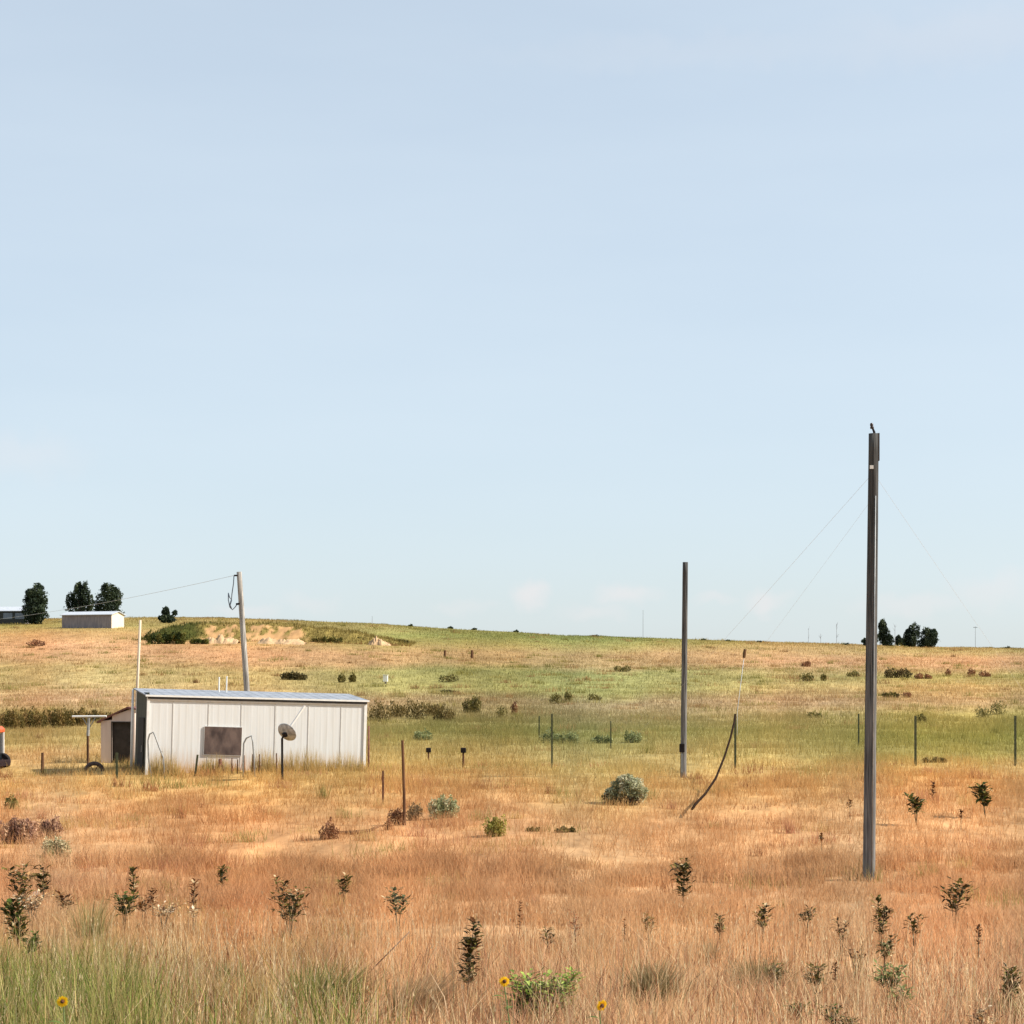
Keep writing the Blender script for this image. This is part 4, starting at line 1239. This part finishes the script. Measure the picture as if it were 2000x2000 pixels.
# old tyre half sunk in grass
def tyre():
    D = 59.5; s = D / F
    c = P(184, 1508, D)
    root = empty('old_tyre', (c.x, c.y, ground(c.x, c.y)), 'old rusty brown wheel hoop lying upright below the clothes line post', 'wheel')
    M = Matrix.Translation(Vector((0, 0, c.z - ground(c.x, c.y)))) @ Matrix.Rotation(R(90), 4, 'X') @ Matrix.Rotation(R(14), 4, 'Y')
    m = MB(); prof = []
    for k in range(13):
        a = 2 * math.pi * k / 12; prof.append((.27 + .065 * math.cos(a), .08 * math.sin(a)))
    m.lathe(prof, M, 28); m.build('tread', mat('brown_rubber', (.10, .065, .055), (.05, .035, .035), 9), root, smooth=True)
    m = MB()
    for k in range(6):
        a = k * math.pi / 3
        m.tube([M @ Vector((.03 * math.cos(a), .03 * math.sin(a), 0)), M @ Vector((.205 * math.cos(a), .205 * math.sin(a), 0))], .014, 6)
    m.build('spokes', RUST, root)
tyre()

# ------------------------------------------------------------------ utility vehicle at the left edge
def vehicle():
    D = 60.0; s = D / F
    foot = P(-62, 1510, D); foot.z = ground(foot.x, D)
    root = empty('utility_vehicle', foot, 'small vehicle with orange red roof, cut off by the left edge', 'vehicle')
    def lx(px): return (px + 40) * s
    def lz(py): return EYE + (HY - py) * s - foot.z
    ORANGE = mat('orange_red_paint', (.62, .10, .03), (.52, .08, .025), 4, .45)
    W = 1.3
    m = MB()
    m.prism([(lx(-75), lz(1432)), (lx(9), lz(1432)), (lx(10), lz(1426)), (lx(4), lz(1420)), (lx(-70), lz(1418)), (lx(-78), lz(1426))], -.05, W + .05)
    m.build('roof', ORANGE, root, bevel=.02)
    for px in (-72, 5.5):
        for yy in (0, W - .07):
            m = MB(); m.box((lx(px) - .055, yy, lz(1490)), (lx(px) + .055, yy + .07, lz(1432) - .002)); m.build('cab_post', WHITEPIPE, root)
    m = MB(); m.box((lx(-69), .02, lz(1484)), (lx(1.5), .04, lz(1436))); m.box((lx(-69), W - .05, lz(1484)), (lx(1.5), W - .03, lz(1436))); m.box((lx(4), .08, lz(1484)), (lx(4) + .02, W - .08, lz(1436)))
    m.build('glass', DARKGLASS, root)
    m = MB(); m.box((lx(-130), 0, lz(1498)), (lx(22), W, lz(1486))); m.build('chassis', mat('dark_purple_brown', (.03, .018, .02), (.018, .012, .013), 6, .9, spec=.05), root, bevel=.02)
    m = MB(); m.prism([(lx(-130), lz(1485.5)), (lx(-78), lz(1485.5)), (lx(-78), lz(1462)), (lx(-124), lz(1468))], .1, W - .1); m.build('bonnet', ORANGE, root, bevel=.03)
    for px in (-105, 4):
        for yy in (-.08, W - .12):
            m = MB(); M = Matrix.Translation((lx(px), yy, .26)) @ Matrix.Rotation(R(-90), 4, 'X')
            m.lathe([(.12, 0), (.25, 0), (.28, .04), (.28, .16), (.25, .2), (.12, .2), (.12, 0)], M, 24)
            w = m.build('wheel', BLACK, root, smooth=False)
            m = MB(); m.lathe([(0, .03), (.118, .03), (.118, .17), (0, .17)], M, 18); m.build('rim', GREYSTEEL, w)
vehicle()

# ------------------------------------------------------------------ sage bushes and dead weeds in the orange grass
G2 = 'sagebrush in the orange grass'
shrub(1220, 1572, 84, 62, [(172, 172, 140), (156, 158, 124), (186, 180, 148), (132, 134, 100)], 'large pale sagebrush with dark woody, shade-painted base left of the hose', 'sagebrush', 'sagebrush', G2, n=3800, leaf=.032,
      lobes=[(10, 0, 36, 30, 26, 22), (-22, -4, 22, 18, 16, 15), (26, 4, 24, 18, 18, 17), (0, 0, 46, 20, 18, 13)])
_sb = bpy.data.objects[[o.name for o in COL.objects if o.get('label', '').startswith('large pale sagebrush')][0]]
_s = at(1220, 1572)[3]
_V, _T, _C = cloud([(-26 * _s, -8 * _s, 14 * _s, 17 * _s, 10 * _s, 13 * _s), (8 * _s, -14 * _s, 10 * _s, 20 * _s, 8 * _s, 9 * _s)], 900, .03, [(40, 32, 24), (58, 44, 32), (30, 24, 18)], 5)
np_mesh('twigs_and_shade', _V, _T, _C, LEAF, _sb)  # dark brown cloud paints shade at the woody base, mixed with dead twigs
shrub(866, 1598, 54, 52, [(168, 168, 128), (150, 152, 110), (182, 174, 138)], 'pale sagebrush right of the tall brown post', 'sagebrush', 'sagebrush', G2, n=1600, leaf=.03)
shrub(108, 1674, 54, 46, [(176, 166, 130), (160, 152, 116), (190, 174, 138)], 'small pale sagebrush below the purple brown brush', 'sagebrush', 'sagebrush', G2, n=1200, leaf=.026)
shrub(35, 1648, 84, 70, PURPLE, 'purple brown dry brush at the left edge', 'dry_brush', 'dry brush', n=2400, leaf=.03, upright=1.5)
shrub(98, 1636, 46, 44, PURPLE, 'smaller purple brown dry brush right of the one at the left edge', 'dry_brush', 'dry brush', n=1000, leaf=.03, upright=1.5)
shrub(966, 1632, 42, 44, [(150, 140, 70), (132, 128, 60), (164, 150, 84)], 'small yellow green shrub in the orange grass', n=700, leaf=.03, upright=1)
shrub(643, 1640, 30, 46, BROWN, 'brown dead weed clump at the left end of the fallen branch', 'dead_weed', 'dead weed', 'brown dead weeds near the tall brown post', n=500, leaf=.025, upright=2)
shrub(776, 1612, 34, 40, BROWN, 'round brown dead weed just left of the tall brown post', 'dead_weed', 'dead weed', 'brown dead weeds near the tall brown post', n=600, leaf=.025)
shrub(758, 1622, 16, 24, BROWN, 'little brown dead weed left of the round one', 'dead_weed', 'dead weed', 'brown dead weeds near the tall brown post', n=260, leaf=.022)
shrub(808, 1602, 30, 40, [(140, 118, 88), (120, 100, 72)], 'greyish dead weed leaning right of the tall brown post', 'dead_weed', 'dead weed', 'brown dead weeds near the tall brown post', n=500, leaf=.025, upright=1)
shrub(22, 1580, 26, 34, OLIVE, 'small olive shrub above the purple brown brush', n=320, leaf=.03)
shrub(1104, 1626, 44, 16, OLIVE, 'low dark tuft in the orange grass below the large sagebrush', n=380, leaf=.025)
shrub(1040, 1624, 34, 12, OLIVE, 'low faint tuft left of the dark one below the large sagebrush', n=260, leaf=.025)
x, y, z, s = at(700, 1630)
pipe_obj('fallen_branch', [P(645, 1628, y), P(690, 1626, y - .1), P(722, 1622, y + .2), P(745, 1612, y + .4)], [.05, .045, .035, .02], OLDWOOD, 'brown fallen branch lying between two dead weeds', 'branch')

# ------------------------------------------------------------------ broad leaved weeds of the foreground
STEM = mat('weed_stem', (.10, .09, .05), (.06, .05, .03), 20)
BRSTEM = mat('dry_stem', (.24, .15, .09), (.14, .085, .05), 20)
WEED = [(58, 50, 24), (76, 70, 32), (44, 38, 20), (98, 94, 44), (78, 58, 30), (120, 112, 58), (50, 52, 26)]
WEEDG = [(66, 84, 32), (52, 70, 30), (84, 98, 44), (40, 52, 24)]
WEEDB = [(98, 62, 34), (76, 48, 28), (120, 82, 46), (60, 38, 24)]
def leaf_geo(base, d, up, ln, wd, fold=.25, curl=.25):
    d = d.normalized(); sd_ = d.cross(up)
    if sd_.length < 1e-3: sd_ = Vector((1, 0, 0))
    sd_.normalize(); nn = sd_.cross(d)
    def p(t, w, h): return base + d * (ln * t) + sd_ * w * wd + nn * (h * ln)
    vs = [p(0, 0, 0), p(.3, .5, fold * .3), p(.3, 0, 0.02), p(.3, -.5, fold * .3), p(.65, .42, fold * .25 - curl * .25), p(.65, 0, -curl * .2), p(.65, -.42, fold * .25 - curl * .25), p(1, 0, -curl)]
    fs = [(0, 2, 1), (0, 3, 2), (1, 2, 5, 4), (2, 3, 6, 5), (4, 5, 7), (5, 6, 7)]
    return vs, fs
def weed(px, pyb, wpx, hpx, label, pal=WEED, leaf=13, nl=26, stems=2, sparse=.25, name='weed', cat='weed', group='dark leaved weeds in the foreground', dry=.10, stemm=None, below=.27):
    """hpx tall as seen above the grass; rooted a little lower, down on the soil"""
    x0, y0, z0, s0 = at(px, pyb)
    x, y, z, s = at(px, pyb + below / s0)
    rng = random.Random(int(px * 11 + pyb * 5))
    H = EYE + (HY - (pyb - hpx)) * s - z
    vis = hpx * s; w = wpx * s
    root = empty(name, (x, y, z), label, cat, group)
    ms = MB(); ml = MB()
    pl = [tuple(s2l(c)) for c in pal]; dl = [tuple(s2l(c)) for c in [(205, 180, 140), (180, 140, 95)]]
    L = leaf * s * .95; nl = int(nl * 3.0)
    for k in range(stems):
        top = Vector((rng.uniform(-.36, .36) * w if stems > 1 else rng.uniform(-.1, .1) * w, rng.uniform(-.3, .3) * w, H * (1 if k == 0 else rng.uniform(.72, .98))))
        mid = Vector((top.x * .35, top.y * .35, top.z * .55))
        pts = [Vector((0, 0, -.05)), mid, top]
        ms.tube(pts, [max(.005, .7 * s), max(.004, .55 * s), max(.002, .3 * s)], 6)
        m = int(nl / stems)
        for i in range(m):
            t = 1 - (i / m) ** 1.0
            zz = H - vis * 1.02 * (1 - t)
            if zz > top.z: zz = top.z - rng.uniform(0, .06)
            f = zz / top.z
            p = mid * (f / .55) if f < .55 else mid.lerp(top, (f - .55) / .45)
            a = i * 2.4 + rng.uniform(-.5, .5)
            d = Vector((math.cos(a), math.sin(a), rng.uniform(.0, 1.25)))
            reach = max(0, w * .5 - L * .6) * rng.uniform(0, 1) * (.5 + .5 * math.sin(math.pi * min(1, max(0, t * .8 + .1))))
            q = p + Vector((d.x, d.y, .35)) * reach
            if reach > .01: ms.tube([p, q], [max(.002, .25 * s), max(.0015, .18 * s)], 4)
            c = dl[rng.randrange(2)] if rng.random() < dry else pl[rng.randrange(len(pl))]
            g_ = rng.uniform(.8, 1.2); c = tuple(v * g_ for v in c)
            ln = L * rng.uniform(.75, 1.35)
            vs, fs = leaf_geo(q, d, Vector((0, 0, 1)), ln, ln * rng.uniform(.38, .75), rng.uniform(.1, .5), rng.uniform(-.15, .6))
            ml.add(vs, fs, c)
    ms.build('stem', stemm or STEM, root)
    ml.build('leaves', DARKLEAF, root, color=True)
    return root
W_ = weed
W_(42, 1762, 58, 74, 'bushy dark weed over pale rubble, left one of a pair near the left edge', nl=52, stems=4, leaf=12)
W_(86, 1742, 34, 46, 'compact dark weed just right of the bushy one near the left edge', nl=26, stems=2, leaf=12)
W_(38, 1836, 58, 74, 'dark green bushy weed lower down at the left edge', WEED + WEEDG, nl=54, stems=4, leaf=16)
W_(56, 1864, 44, 40, 'green weed directly below the dark bushy one at the left edge', WEEDG, nl=26, stems=3, leaf=12, dry=0)
W_(262, 1756, 26, 62, 'tall narrow weed rising from the green patch left of centre', nl=22, stems=1, leaf=11)
W_(244, 1790, 56, 42, 'low wide green weed patch under the tall narrow weed', WEEDG, nl=40, stems=4, leaf=12, dry=.1)
W_(280, 1782, 30, 30, 'small dry weed just right of the green patch', WEEDB, nl=18, stems=2, leaf=9)
W_(299, 1778, 20, 40, 'thin brown weed with dark tip right of the green patch', WEEDB, nl=14, stems=1, leaf=9)
W_(126, 1776, 42, 30, 'low brown weed right of the pale rubble', WEEDB, nl=24, stems=3, leaf=10)
W_(377, 1784, 26, 64, 'slender reddish brown weed standing alone below the shed', WEEDB, nl=18, stems=1, leaf=10, dry=.15)
W_(433, 1732, 26, 40, 'small compact dark weed standing highest on the left, below the shed', nl=18, stems=2, leaf=11)
W_(547, 1744, 30, 30, 'small dark top weed right above a wider dark weed', nl=16, stems=2, leaf=10)
W_(566, 1800, 66, 62, 'wide dark weed, the thickest one below the right end of the shed', nl=54, stems=4, leaf=13)
W_(672, 1746, 28, 36, 'small upright dark weed between the wide one and the bluish one', nl=20, stems=2, leaf=11)
W_(777, 1788, 46, 52, 'bluish green weed with dark tips left of the middle', [(70, 80, 52), (84, 94, 62), (44, 48, 30), (104, 110, 78)], nl=36, stems=3, leaf=11)
W_(911, 1922, 50, 122, 'tallest foreground weed with curled dark leaves near the middle', WEED + WEEDB[:1], nl=64, stems=2, leaf=15, dry=.12)
W_(1335, 1752, 48, 74, 'bushy dark olive weed standing alone left of the tall near pole', nl=50, stems=3, leaf=12)
W_(1405, 1824, 26, 34, 'small very dark weed below the bushy olive one', nl=20, stems=2, leaf=11)
W_(1490, 1814, 38, 46, 'dark weed with several tips, midway between two small weeds', nl=28, stems=3, leaf=11)
W_(1575, 1802, 30, 28, 'small fan shaped weed left of the foot of the tall pole', nl=18, stems=3, leaf=10)
W_(1720, 1826, 38, 72, 'tall dark weed below the foot of the tall near pole', nl=44, stems=2, leaf=12, dry=.12)
W_(1786, 1826, 36, 40, 'V shaped dark weed right of the tall weed below the pole', nl=22, stems=3, leaf=10)
W_(1864, 1782, 66, 60, 'wide open weed with spread tips at the right', nl=52, stems=5, leaf=11)
W_(1925, 1576, 44, 44, 'round green weed high up at the right edge', WEED + WEEDG, nl=46, stems=3, leaf=13)
W_(1790, 1590, 38, 36, 'flat topped green weed in orange grass right of the tall pole', WEED + WEEDG, nl=34, stems=3, leaf=12)
W_(1822, 1556, 12, 26, 'thin brown stalk above the flat topped weed', WEEDB, nl=9, stems=1, leaf=8)
W_(1660, 1578, 12, 14, 'tiny brown weed left of the tall pole in the orange grass', WEEDB, nl=7, stems=1, leaf=8)
W_(1877, 1598, 10, 16, 'tiny dark brown weed left of the round green weed', WEEDB, nl=7, stems=1, leaf=8)
W_(1605, 1644, 10, 14, 'tiny brown weed alone in orange grass left of the tall pole', WEEDB, nl=7, stems=1, leaf=8)
W_(1644, 1838, 26, 44, 'sparse weed with pale tips left below the tall pole', WEED + WEEDB, nl=18, stems=2, leaf=9, dry=.2)
W_(1911, 1846, 18, 36, 'thin twisted brown weed near the right edge', WEEDB, nl=11, stems=1, leaf=9)
W_(1968, 1956, 44, 66, 'dark bushy weed in the lower right corner', WEED + WEEDG[:1], nl=50, stems=3, leaf=13)
W_(1592, 1924, 46, 40, 'brownish green weed low in the foreground at the right', [(92, 84, 44), (76, 68, 36), (110, 100, 56)], nl=32, stems=3, leaf=12)
W_(1630, 1916, 14, 36, 'single reddish brown stalk beside the brownish green weed', WEEDB, nl=10, stems=1, leaf=9)
W_(1738, 1932, 60, 46, 'soft green weed low in the foreground right of centre', [(108, 122, 72), (92, 108, 60), (126, 136, 88)], nl=54, stems=5, leaf=11, dry=.05)
W_(1726, 1872, 40, 42, 'pale weed with whitish leaves below the tall dark weed', [(124, 124, 84), (96, 98, 62), (60, 58, 34)], nl=34, stems=3, leaf=11, dry=.3)
W_(1672, 1876, 36, 22, 'sparse weed with whitish dry heads right of the foreground stalks', WEEDB, nl=16, stems=4, leaf=8, dry=.5)
W_(1636, 2004, 66, 36, 'dark green weed cut off by the bottom edge', WEED + WEEDG, nl=34, stems=4, leaf=13)
W_(1072, 1846, 34, 34, 'small olive weed with a dark drooping leaf near the middle', [(92, 84, 44), (76, 68, 36), (60, 44, 26)], nl=18, stems=3, leaf=10)
W_(1015, 1816, 12, 56, 'slim brown stalk with one dark bud near the middle', WEEDB, nl=9, stems=1, leaf=8, stemm=BRSTEM)
W_(1126, 1838, 40, 58, 'forked reddish dry weed near the middle', [(150, 96, 62), (132, 82, 54)], nl=16, stems=3, leaf=7, stemm=BRSTEM)
W_(1268, 1822, 30, 36, 'faint olive weed left of the small very dark weed', [(140, 118, 72), (124, 102, 62)], nl=18, stems=3, leaf=8)
W_(1220, 1830, 10, 36, 'thin upright brown stalk left of the faint olive weed', WEEDB, nl=6, stems=1, leaf=7, stemm=BRSTEM)
W_(1512, 1920, 40, 36, 'olive weed in the dark foreground tuft', [(110, 104, 60), (90, 86, 48)], nl=24, stems=3, leaf=10)

# pale rubble among the weeds
STONE = mat('pale_stone', (.62, .56, .48), (.45, .38, .31), 9, .9, bump=.4)
def rock(px, pyb, wpx, hpx, label, seed, up=.1):
    x0, y0, z0, s0 = at(px, pyb)
    rng = random.Random(seed); m = MB()
    nu, nv = 10, 6; vs = []; fs = []
    ph = [rng.uniform(0, 6) for _ in range(6)]
    for j in range(nv + 1):
        for i in range(nu):
            a = 2 * math.pi * i / nu; b = math.pi * j / nv
            r = 1 + .22 * math.sin(2 * a + ph[0]) + .14 * math.sin(3 * b + ph[1] + a) + .1 * math.sin(5 * a + ph[2])
            vs.append((math.sin(b) * math.cos(a) * r * wpx * s0 / 2, math.sin(b) * math.sin(a) * r * wpx * s0 * .35, math.cos(b) * r * hpx * s0 / 2))
    for j in range(nv):
        for i in range(nu):
            fs.append((j * nu + i, j * nu + (i + 1) % nu, (j + 1) * nu + (i + 1) % nu, (j + 1) * nu + i))
    m.add(vs, fs)
    o = m.build('rock', STONE); o.location = (x0, y0, EYE + (HY - (pyb - hpx / 2)) * s0)
    o.location.z = max(o.location.z, z0)
    tag(o, label, 'rock')
    return o

# sunflowers
YELLOW = mat('yellow_petals', (.85, .50, .02), (.78, .38, .01), 30, .5)
DISC = mat('brown_flower_disc', (.10, .035, .015), (.05, .02, .01), 60, .9)
def sunflower(px, py, r_px, D, label, face=(0, -1, .25), foot_dx=0, dark=False):
    s = D / F
    c = P(px, py, D)
    fx = c.x + foot_dx * s; z = ground(fx, D)
    foot = Vector((fx, D, z))
    root = empty('sunflower', foot, label, 'sunflower', 'yellow sunflowers in the foreground')
    h = c - foot
    n = Vector(face).normalized()
    M = Matrix.Translation(h) @ n.to_track_quat('Z', 'Y').to_matrix().to_4x4()
    m = MB(); m.tube([(0, 0, -.03), h * .5 + Vector((.02, 0, 0)), h - n * .03, h - n * .006], [.006, .005, .004, .006], 7); m.build('stem', mat('green_stem', (.13, .17, .06), (.09, .12, .04), 12), root)
    r = r_px * s * .8
    m = MB(); rng = random.Random(int(px))
    K = 17
    for ring in range(2):
        for k in range(K):
            a = 2 * math.pi * (k + ring * .5) / K + rng.uniform(-.08, .08)
            ln = r * rng.uniform(.85, 1.1)
            d = Vector((math.cos(a), math.sin(a), rng.uniform(-.12, .22)))
            base = Vector((math.cos(a) * r * .3, math.sin(a) * r * .3, .002 * ring))
            vs, fs = leaf_geo(base, d, Vector((0, 0, 1)), ln * .74, ln * .30, .15, .1)
            m.add([M @ v for v in vs], fs)
    for i_ in range(len(m.c)): m.c[i_] = (.90, .52 + .06 * (i_ % 3), .02)
    m.build('petals', leaf_mat('yellow_petal', trans=.5, rough=.5), root, color=True)
    m = MB(); m.lathe([(0, .022), (r * .2, .019), (r * .34, .008), (r * .36, -.006), (0, -.01)], M, 18); m.build('flower_disc', DISC, root, smooth=True)
    m = MB()
    for k in range(5):
        t = .25 + .14 * k; a = k * 2.4
        vs, fs = leaf_geo(h * t, Vector((math.cos(a), math.sin(a), .4)), Vector((0, 0, 1)), .09, .05)
        m.add(vs, fs, tuple(s2l((96, 112, 54))))
    m.build('leaves', LEAF, root, color=True)
sunflower(985, 1917, 13, 12.6, 'yellow sunflower facing the viewer above the green leafy plant', (.15, -1, .25), 10)
sunflower(1175, 1964, 15, 12.2, 'drooping yellow sunflower right of the green leafy plant', (.45, -.75, -.25), -12)
sunflower(122, 1956, 14, 10.5, 'small dark centred sunflower among the green grass at the left', (.1, -1, .05), 2)

# leafy green plant at the bottom
W_(1055, 2010, 130, 100, 'big pale green leafy plant at the bottom between the sunflowers', [(130, 152, 68), (110, 134, 56), (152, 170, 84), (84, 104, 44), (160, 176, 92)], nl=260, stems=13, leaf=12, name='leafy_plant', cat='plant', dry=.0, group=None, below=.02)
W_(1100, 1985, 60, 90, 'upright green shoot at the right of the big leafy plant', [(130, 152, 68), (108, 132, 54), (150, 168, 82)], nl=80, stems=4, leaf=11, name='leafy_plant', cat='plant', dry=.0, group=None, below=.05)

# grass tufts that stand out
def tuft(px, pyb, wpx, hpx, pal, label, n=420, below=.1, lean=0.0):
    x0, y0, z0, s0 = at(px, pyb); x, y, z, s = at(px, pyb + below / s0)
    r = np.random.RandomState(int(px + pyb)); H = EYE + (HY - (pyb - hpx)) * s - z
    w = wpx * s
    bx = r.normal(0, w * .16, n); by = r.normal(0, w * .16, n)
    h = H * r.uniform(.45, 1.0, n)
    tx = bx * 2.6 + r.normal(0, w * .12, n) + lean * h; ty = by * 2.6 + r.normal(0, w * .12, n)
    wd = r.uniform(.003, .007, n); az = r.uniform(0, 6.28, n)
    W = np.stack([np.cos(az) * wd, np.sin(az) * wd, np.zeros(n)], -1) * .6
    b = np.stack([bx, by, np.full(n, -.03)], -1); t = np.stack([tx, ty, h], -1)
    mid = b * .62 + t * .38; mid[:, 2] = h * .6
    V = np.stack([b - W, b + W, mid - W * .8, mid + W * .8, t], 1).reshape(-1, 3)
    i = np.arange(n)[:, None] * 5
    T = np.concatenate([i + np.array([[0, 1, 3]]), i + np.array([[0, 3, 2]]), i + np.array([[2, 3, 4]])], 0)
    pal = s2l(np.array(pal)) * .8
    C = np.repeat(pal[r.randint(0, len(pal), n)] * r.uniform(.8, 1.2, (n, 1)), 5, 0)
    o = np_mesh('grass_tuft', V, T, C, GRASS); o.location = (x, y, z)
    tag(o, label, 'grass tuft', 'grass tufts in the foreground')
GT = [(116, 110, 70), (140, 130, 88), (94, 92, 56), (170, 152, 112)]
tuft(1480, 1936, 90, 76, GT, 'dark grey green grass tuft right of centre', 700)
tuft(1272, 1956, 90, 92, [(150, 132, 96), (176, 156, 118), (124, 112, 74)], 'greyish straw grass tuft right of the drooping sunflower', 700)
tuft(1390, 1870, 50, 46, [(170, 150, 112), (196, 170, 130)], 'pale small grass tuft below the small very dark weed', 300)
tuft(620, 1985, 130, 120, [(110, 114, 62), (136, 134, 78), (170, 160, 104), (90, 96, 50)], 'green grass tuft leaning right at the bottom left of centre', 900, lean=.35)
tuft(800, 1990, 110, 110, [(196, 164, 124), (214, 184, 144), (170, 140, 104)], 'pale straw grass tuft leaning right at the bottom', 800, lean=.4)
tuft(440, 1925, 60, 60, [(130, 126, 76), (150, 142, 92)], 'small green grass tuft at the edge of the green grass', 400)
tuft(175, 1830, 80, 96, [(160, 150, 100), (186, 172, 120), (130, 126, 74)], 'tall thin straw stalks above the green grass at the left', 160)
tuft(1960, 1990, 80, 60, [(150, 140, 96), (184, 164, 124), (126, 118, 74)], 'green straw grass tuft in the lower right corner', 500)
rock(1925, 1990, 44, 15, 'pale stone lying in the lower right grass', 5)
rock(72, 1752, 24, 12, 'pale whitish stone under the pair of dark weeds', 6)
rock(375, 1782, 9, 11, 'tiny white stone at the foot of the reddish brown weed', 7)
# bare dead stalks
def stalk(pts, r, label):
    p0 = at(*pts[0]); D = p0[1]
    pipe_obj('dry_stalk', [P(a, b, D) for a, b in pts], r, BRSTEM, label, 'dry stalk', 'dry stalks in the foreground', n=6)
stalk([(866, 1916), (880, 1915), (902, 1917), (914, 1930)], .006, 'dry stalk lying across at the foot of the tallest weed')
stalk([(1838, 1914), (1858, 1902), (1876, 1892), (1890, 1880)], .012, 'reddish dry stalk leaning in the lower right grass')
stalk([(676, 1938), (715, 1905), (742, 1878), (800, 1820)], .006, 'long dry grass stalk leaning right near the bottom')

W_(1010, 1998, 60, 50, 'green leafy clump under the sunflower that faces the viewer', [(124, 146, 66), (104, 126, 52), (146, 162, 80)], nl=70, stems=5, leaf=12, name='leafy_plant', cat='plant', dry=.0, group=None, below=.05)
W_(1755, 1990, 70, 60, 'pale green clump low in the foreground, below the soft green weed', [(128, 134, 84), (108, 118, 68), (148, 150, 100)], nl=60, stems=6, leaf=11, name='leafy_plant', cat='plant', dry=.1, group=None, below=.05)
W_(1560, 2000, 56, 36, 'dark green clump at the bottom edge beside the cut off dark weed', WEEDG, nl=40, stems=5, leaf=12, name='leafy_plant', cat='plant', dry=.05, group=None, below=.05)
STRAW = [(206, 180, 120), (186, 158, 104), (222, 200, 146), (170, 150, 92)]
def shed_tuft(px, w, h, label, D):
    x, y, z, s = atD(px, D)
    r = np.random.RandomState(int(px)); n = 420
    h = h * 1.2; bx = r.uniform(-.5, .5, n) * w * s; by = r.normal(0, .12, n)
    H = h * s * r.uniform(.4, 1.0, n) * (1 - 1.6 * (bx / (w * s)) ** 2)
    az = r.uniform(0, 6.28, n); wd = .008
    W = np.stack([np.cos(az) * wd, np.sin(az) * wd, 0 * az], -1)
    b = np.stack([bx, by, 0 * bx - .03], -1); t = b + np.stack([r.normal(0, .12, n) * H, r.normal(0, .12, n) * H, H], -1)
    V = np.stack([b - W, b + W, t], 1).reshape(-1, 3); T = np.arange(n * 3).reshape(-1, 3)
    pl = s2l(np.array(STRAW)) * .8; C = np.repeat(pl[r.randint(0, 4, n)], 3, 0)
    o = np_mesh('grass_tuft', V, T, C, GRASS); o.location = (x, y, z)
    tag(o, label, 'grass tuft', 'straw tufts along the foot of the white shed')
shed_tuft(322, 60, 52, 'straw tuft against the left end of the white shed wall', 57.6)
shed_tuft(420, 60, 38, 'straw tuft under the boarded window of the white shed', 58.0)
shed_tuft(515, 50, 50, 'straw tuft between the right pipe hoop and the satellite dish', 58.3)
shed_tuft(590, 90, 48, 'wide straw tuft right of the satellite dish mast', 58.6)
shed_tuft(672, 80, 40, 'straw tuft near the right end of the white shed wall', 59.0)

DRYP = [(224, 206, 176), (206, 178, 140), (236, 222, 196), (150, 112, 82), (100, 72, 54)]
W_(64, 1782, 70, 34, 'pale dry weed litter under the pair of dark weeds at the left edge', DRYP, nl=40, stems=6, leaf=9, name='dry_weed', cat='weed', dry=.4, group=None)
W_(318, 1790, 60, 24, 'low pale dry weed right of the thin brown weed on the left', DRYP, nl=26, stems=6, leaf=8, name='dry_weed', cat='weed', dry=.3, group=None)
W_(378, 1796, 24, 20, 'tiny whitish dry weed at the foot of the reddish brown weed', DRYP, nl=12, stems=3, leaf=8, name='dry_weed', cat='weed', dry=.6, group=None)
W_(1925, 1996, 60, 26, 'whitish dry weed litter in the lower right grass', DRYP, nl=24, stems=6, leaf=10, name='dry_weed', cat='weed', dry=.6, group=None)

for (px, py, w) in [(802, 1224, 7), (880, 1228, 9), (926, 1230, 10), (1008, 1235, 8), (1162, 1244, 14), (1374, 1251, 9), (1422, 1253, 8), (1482, 1255, 9), (1652, 1260, 12), (1968, 1267, 9)]:
    shrub(px, py, w, 5, DARK, 'tiny dark bush dot on the skyline of the long grassy rise', 'skyline_bush', 'bush', 'tiny bushes along the skyline', n=60)
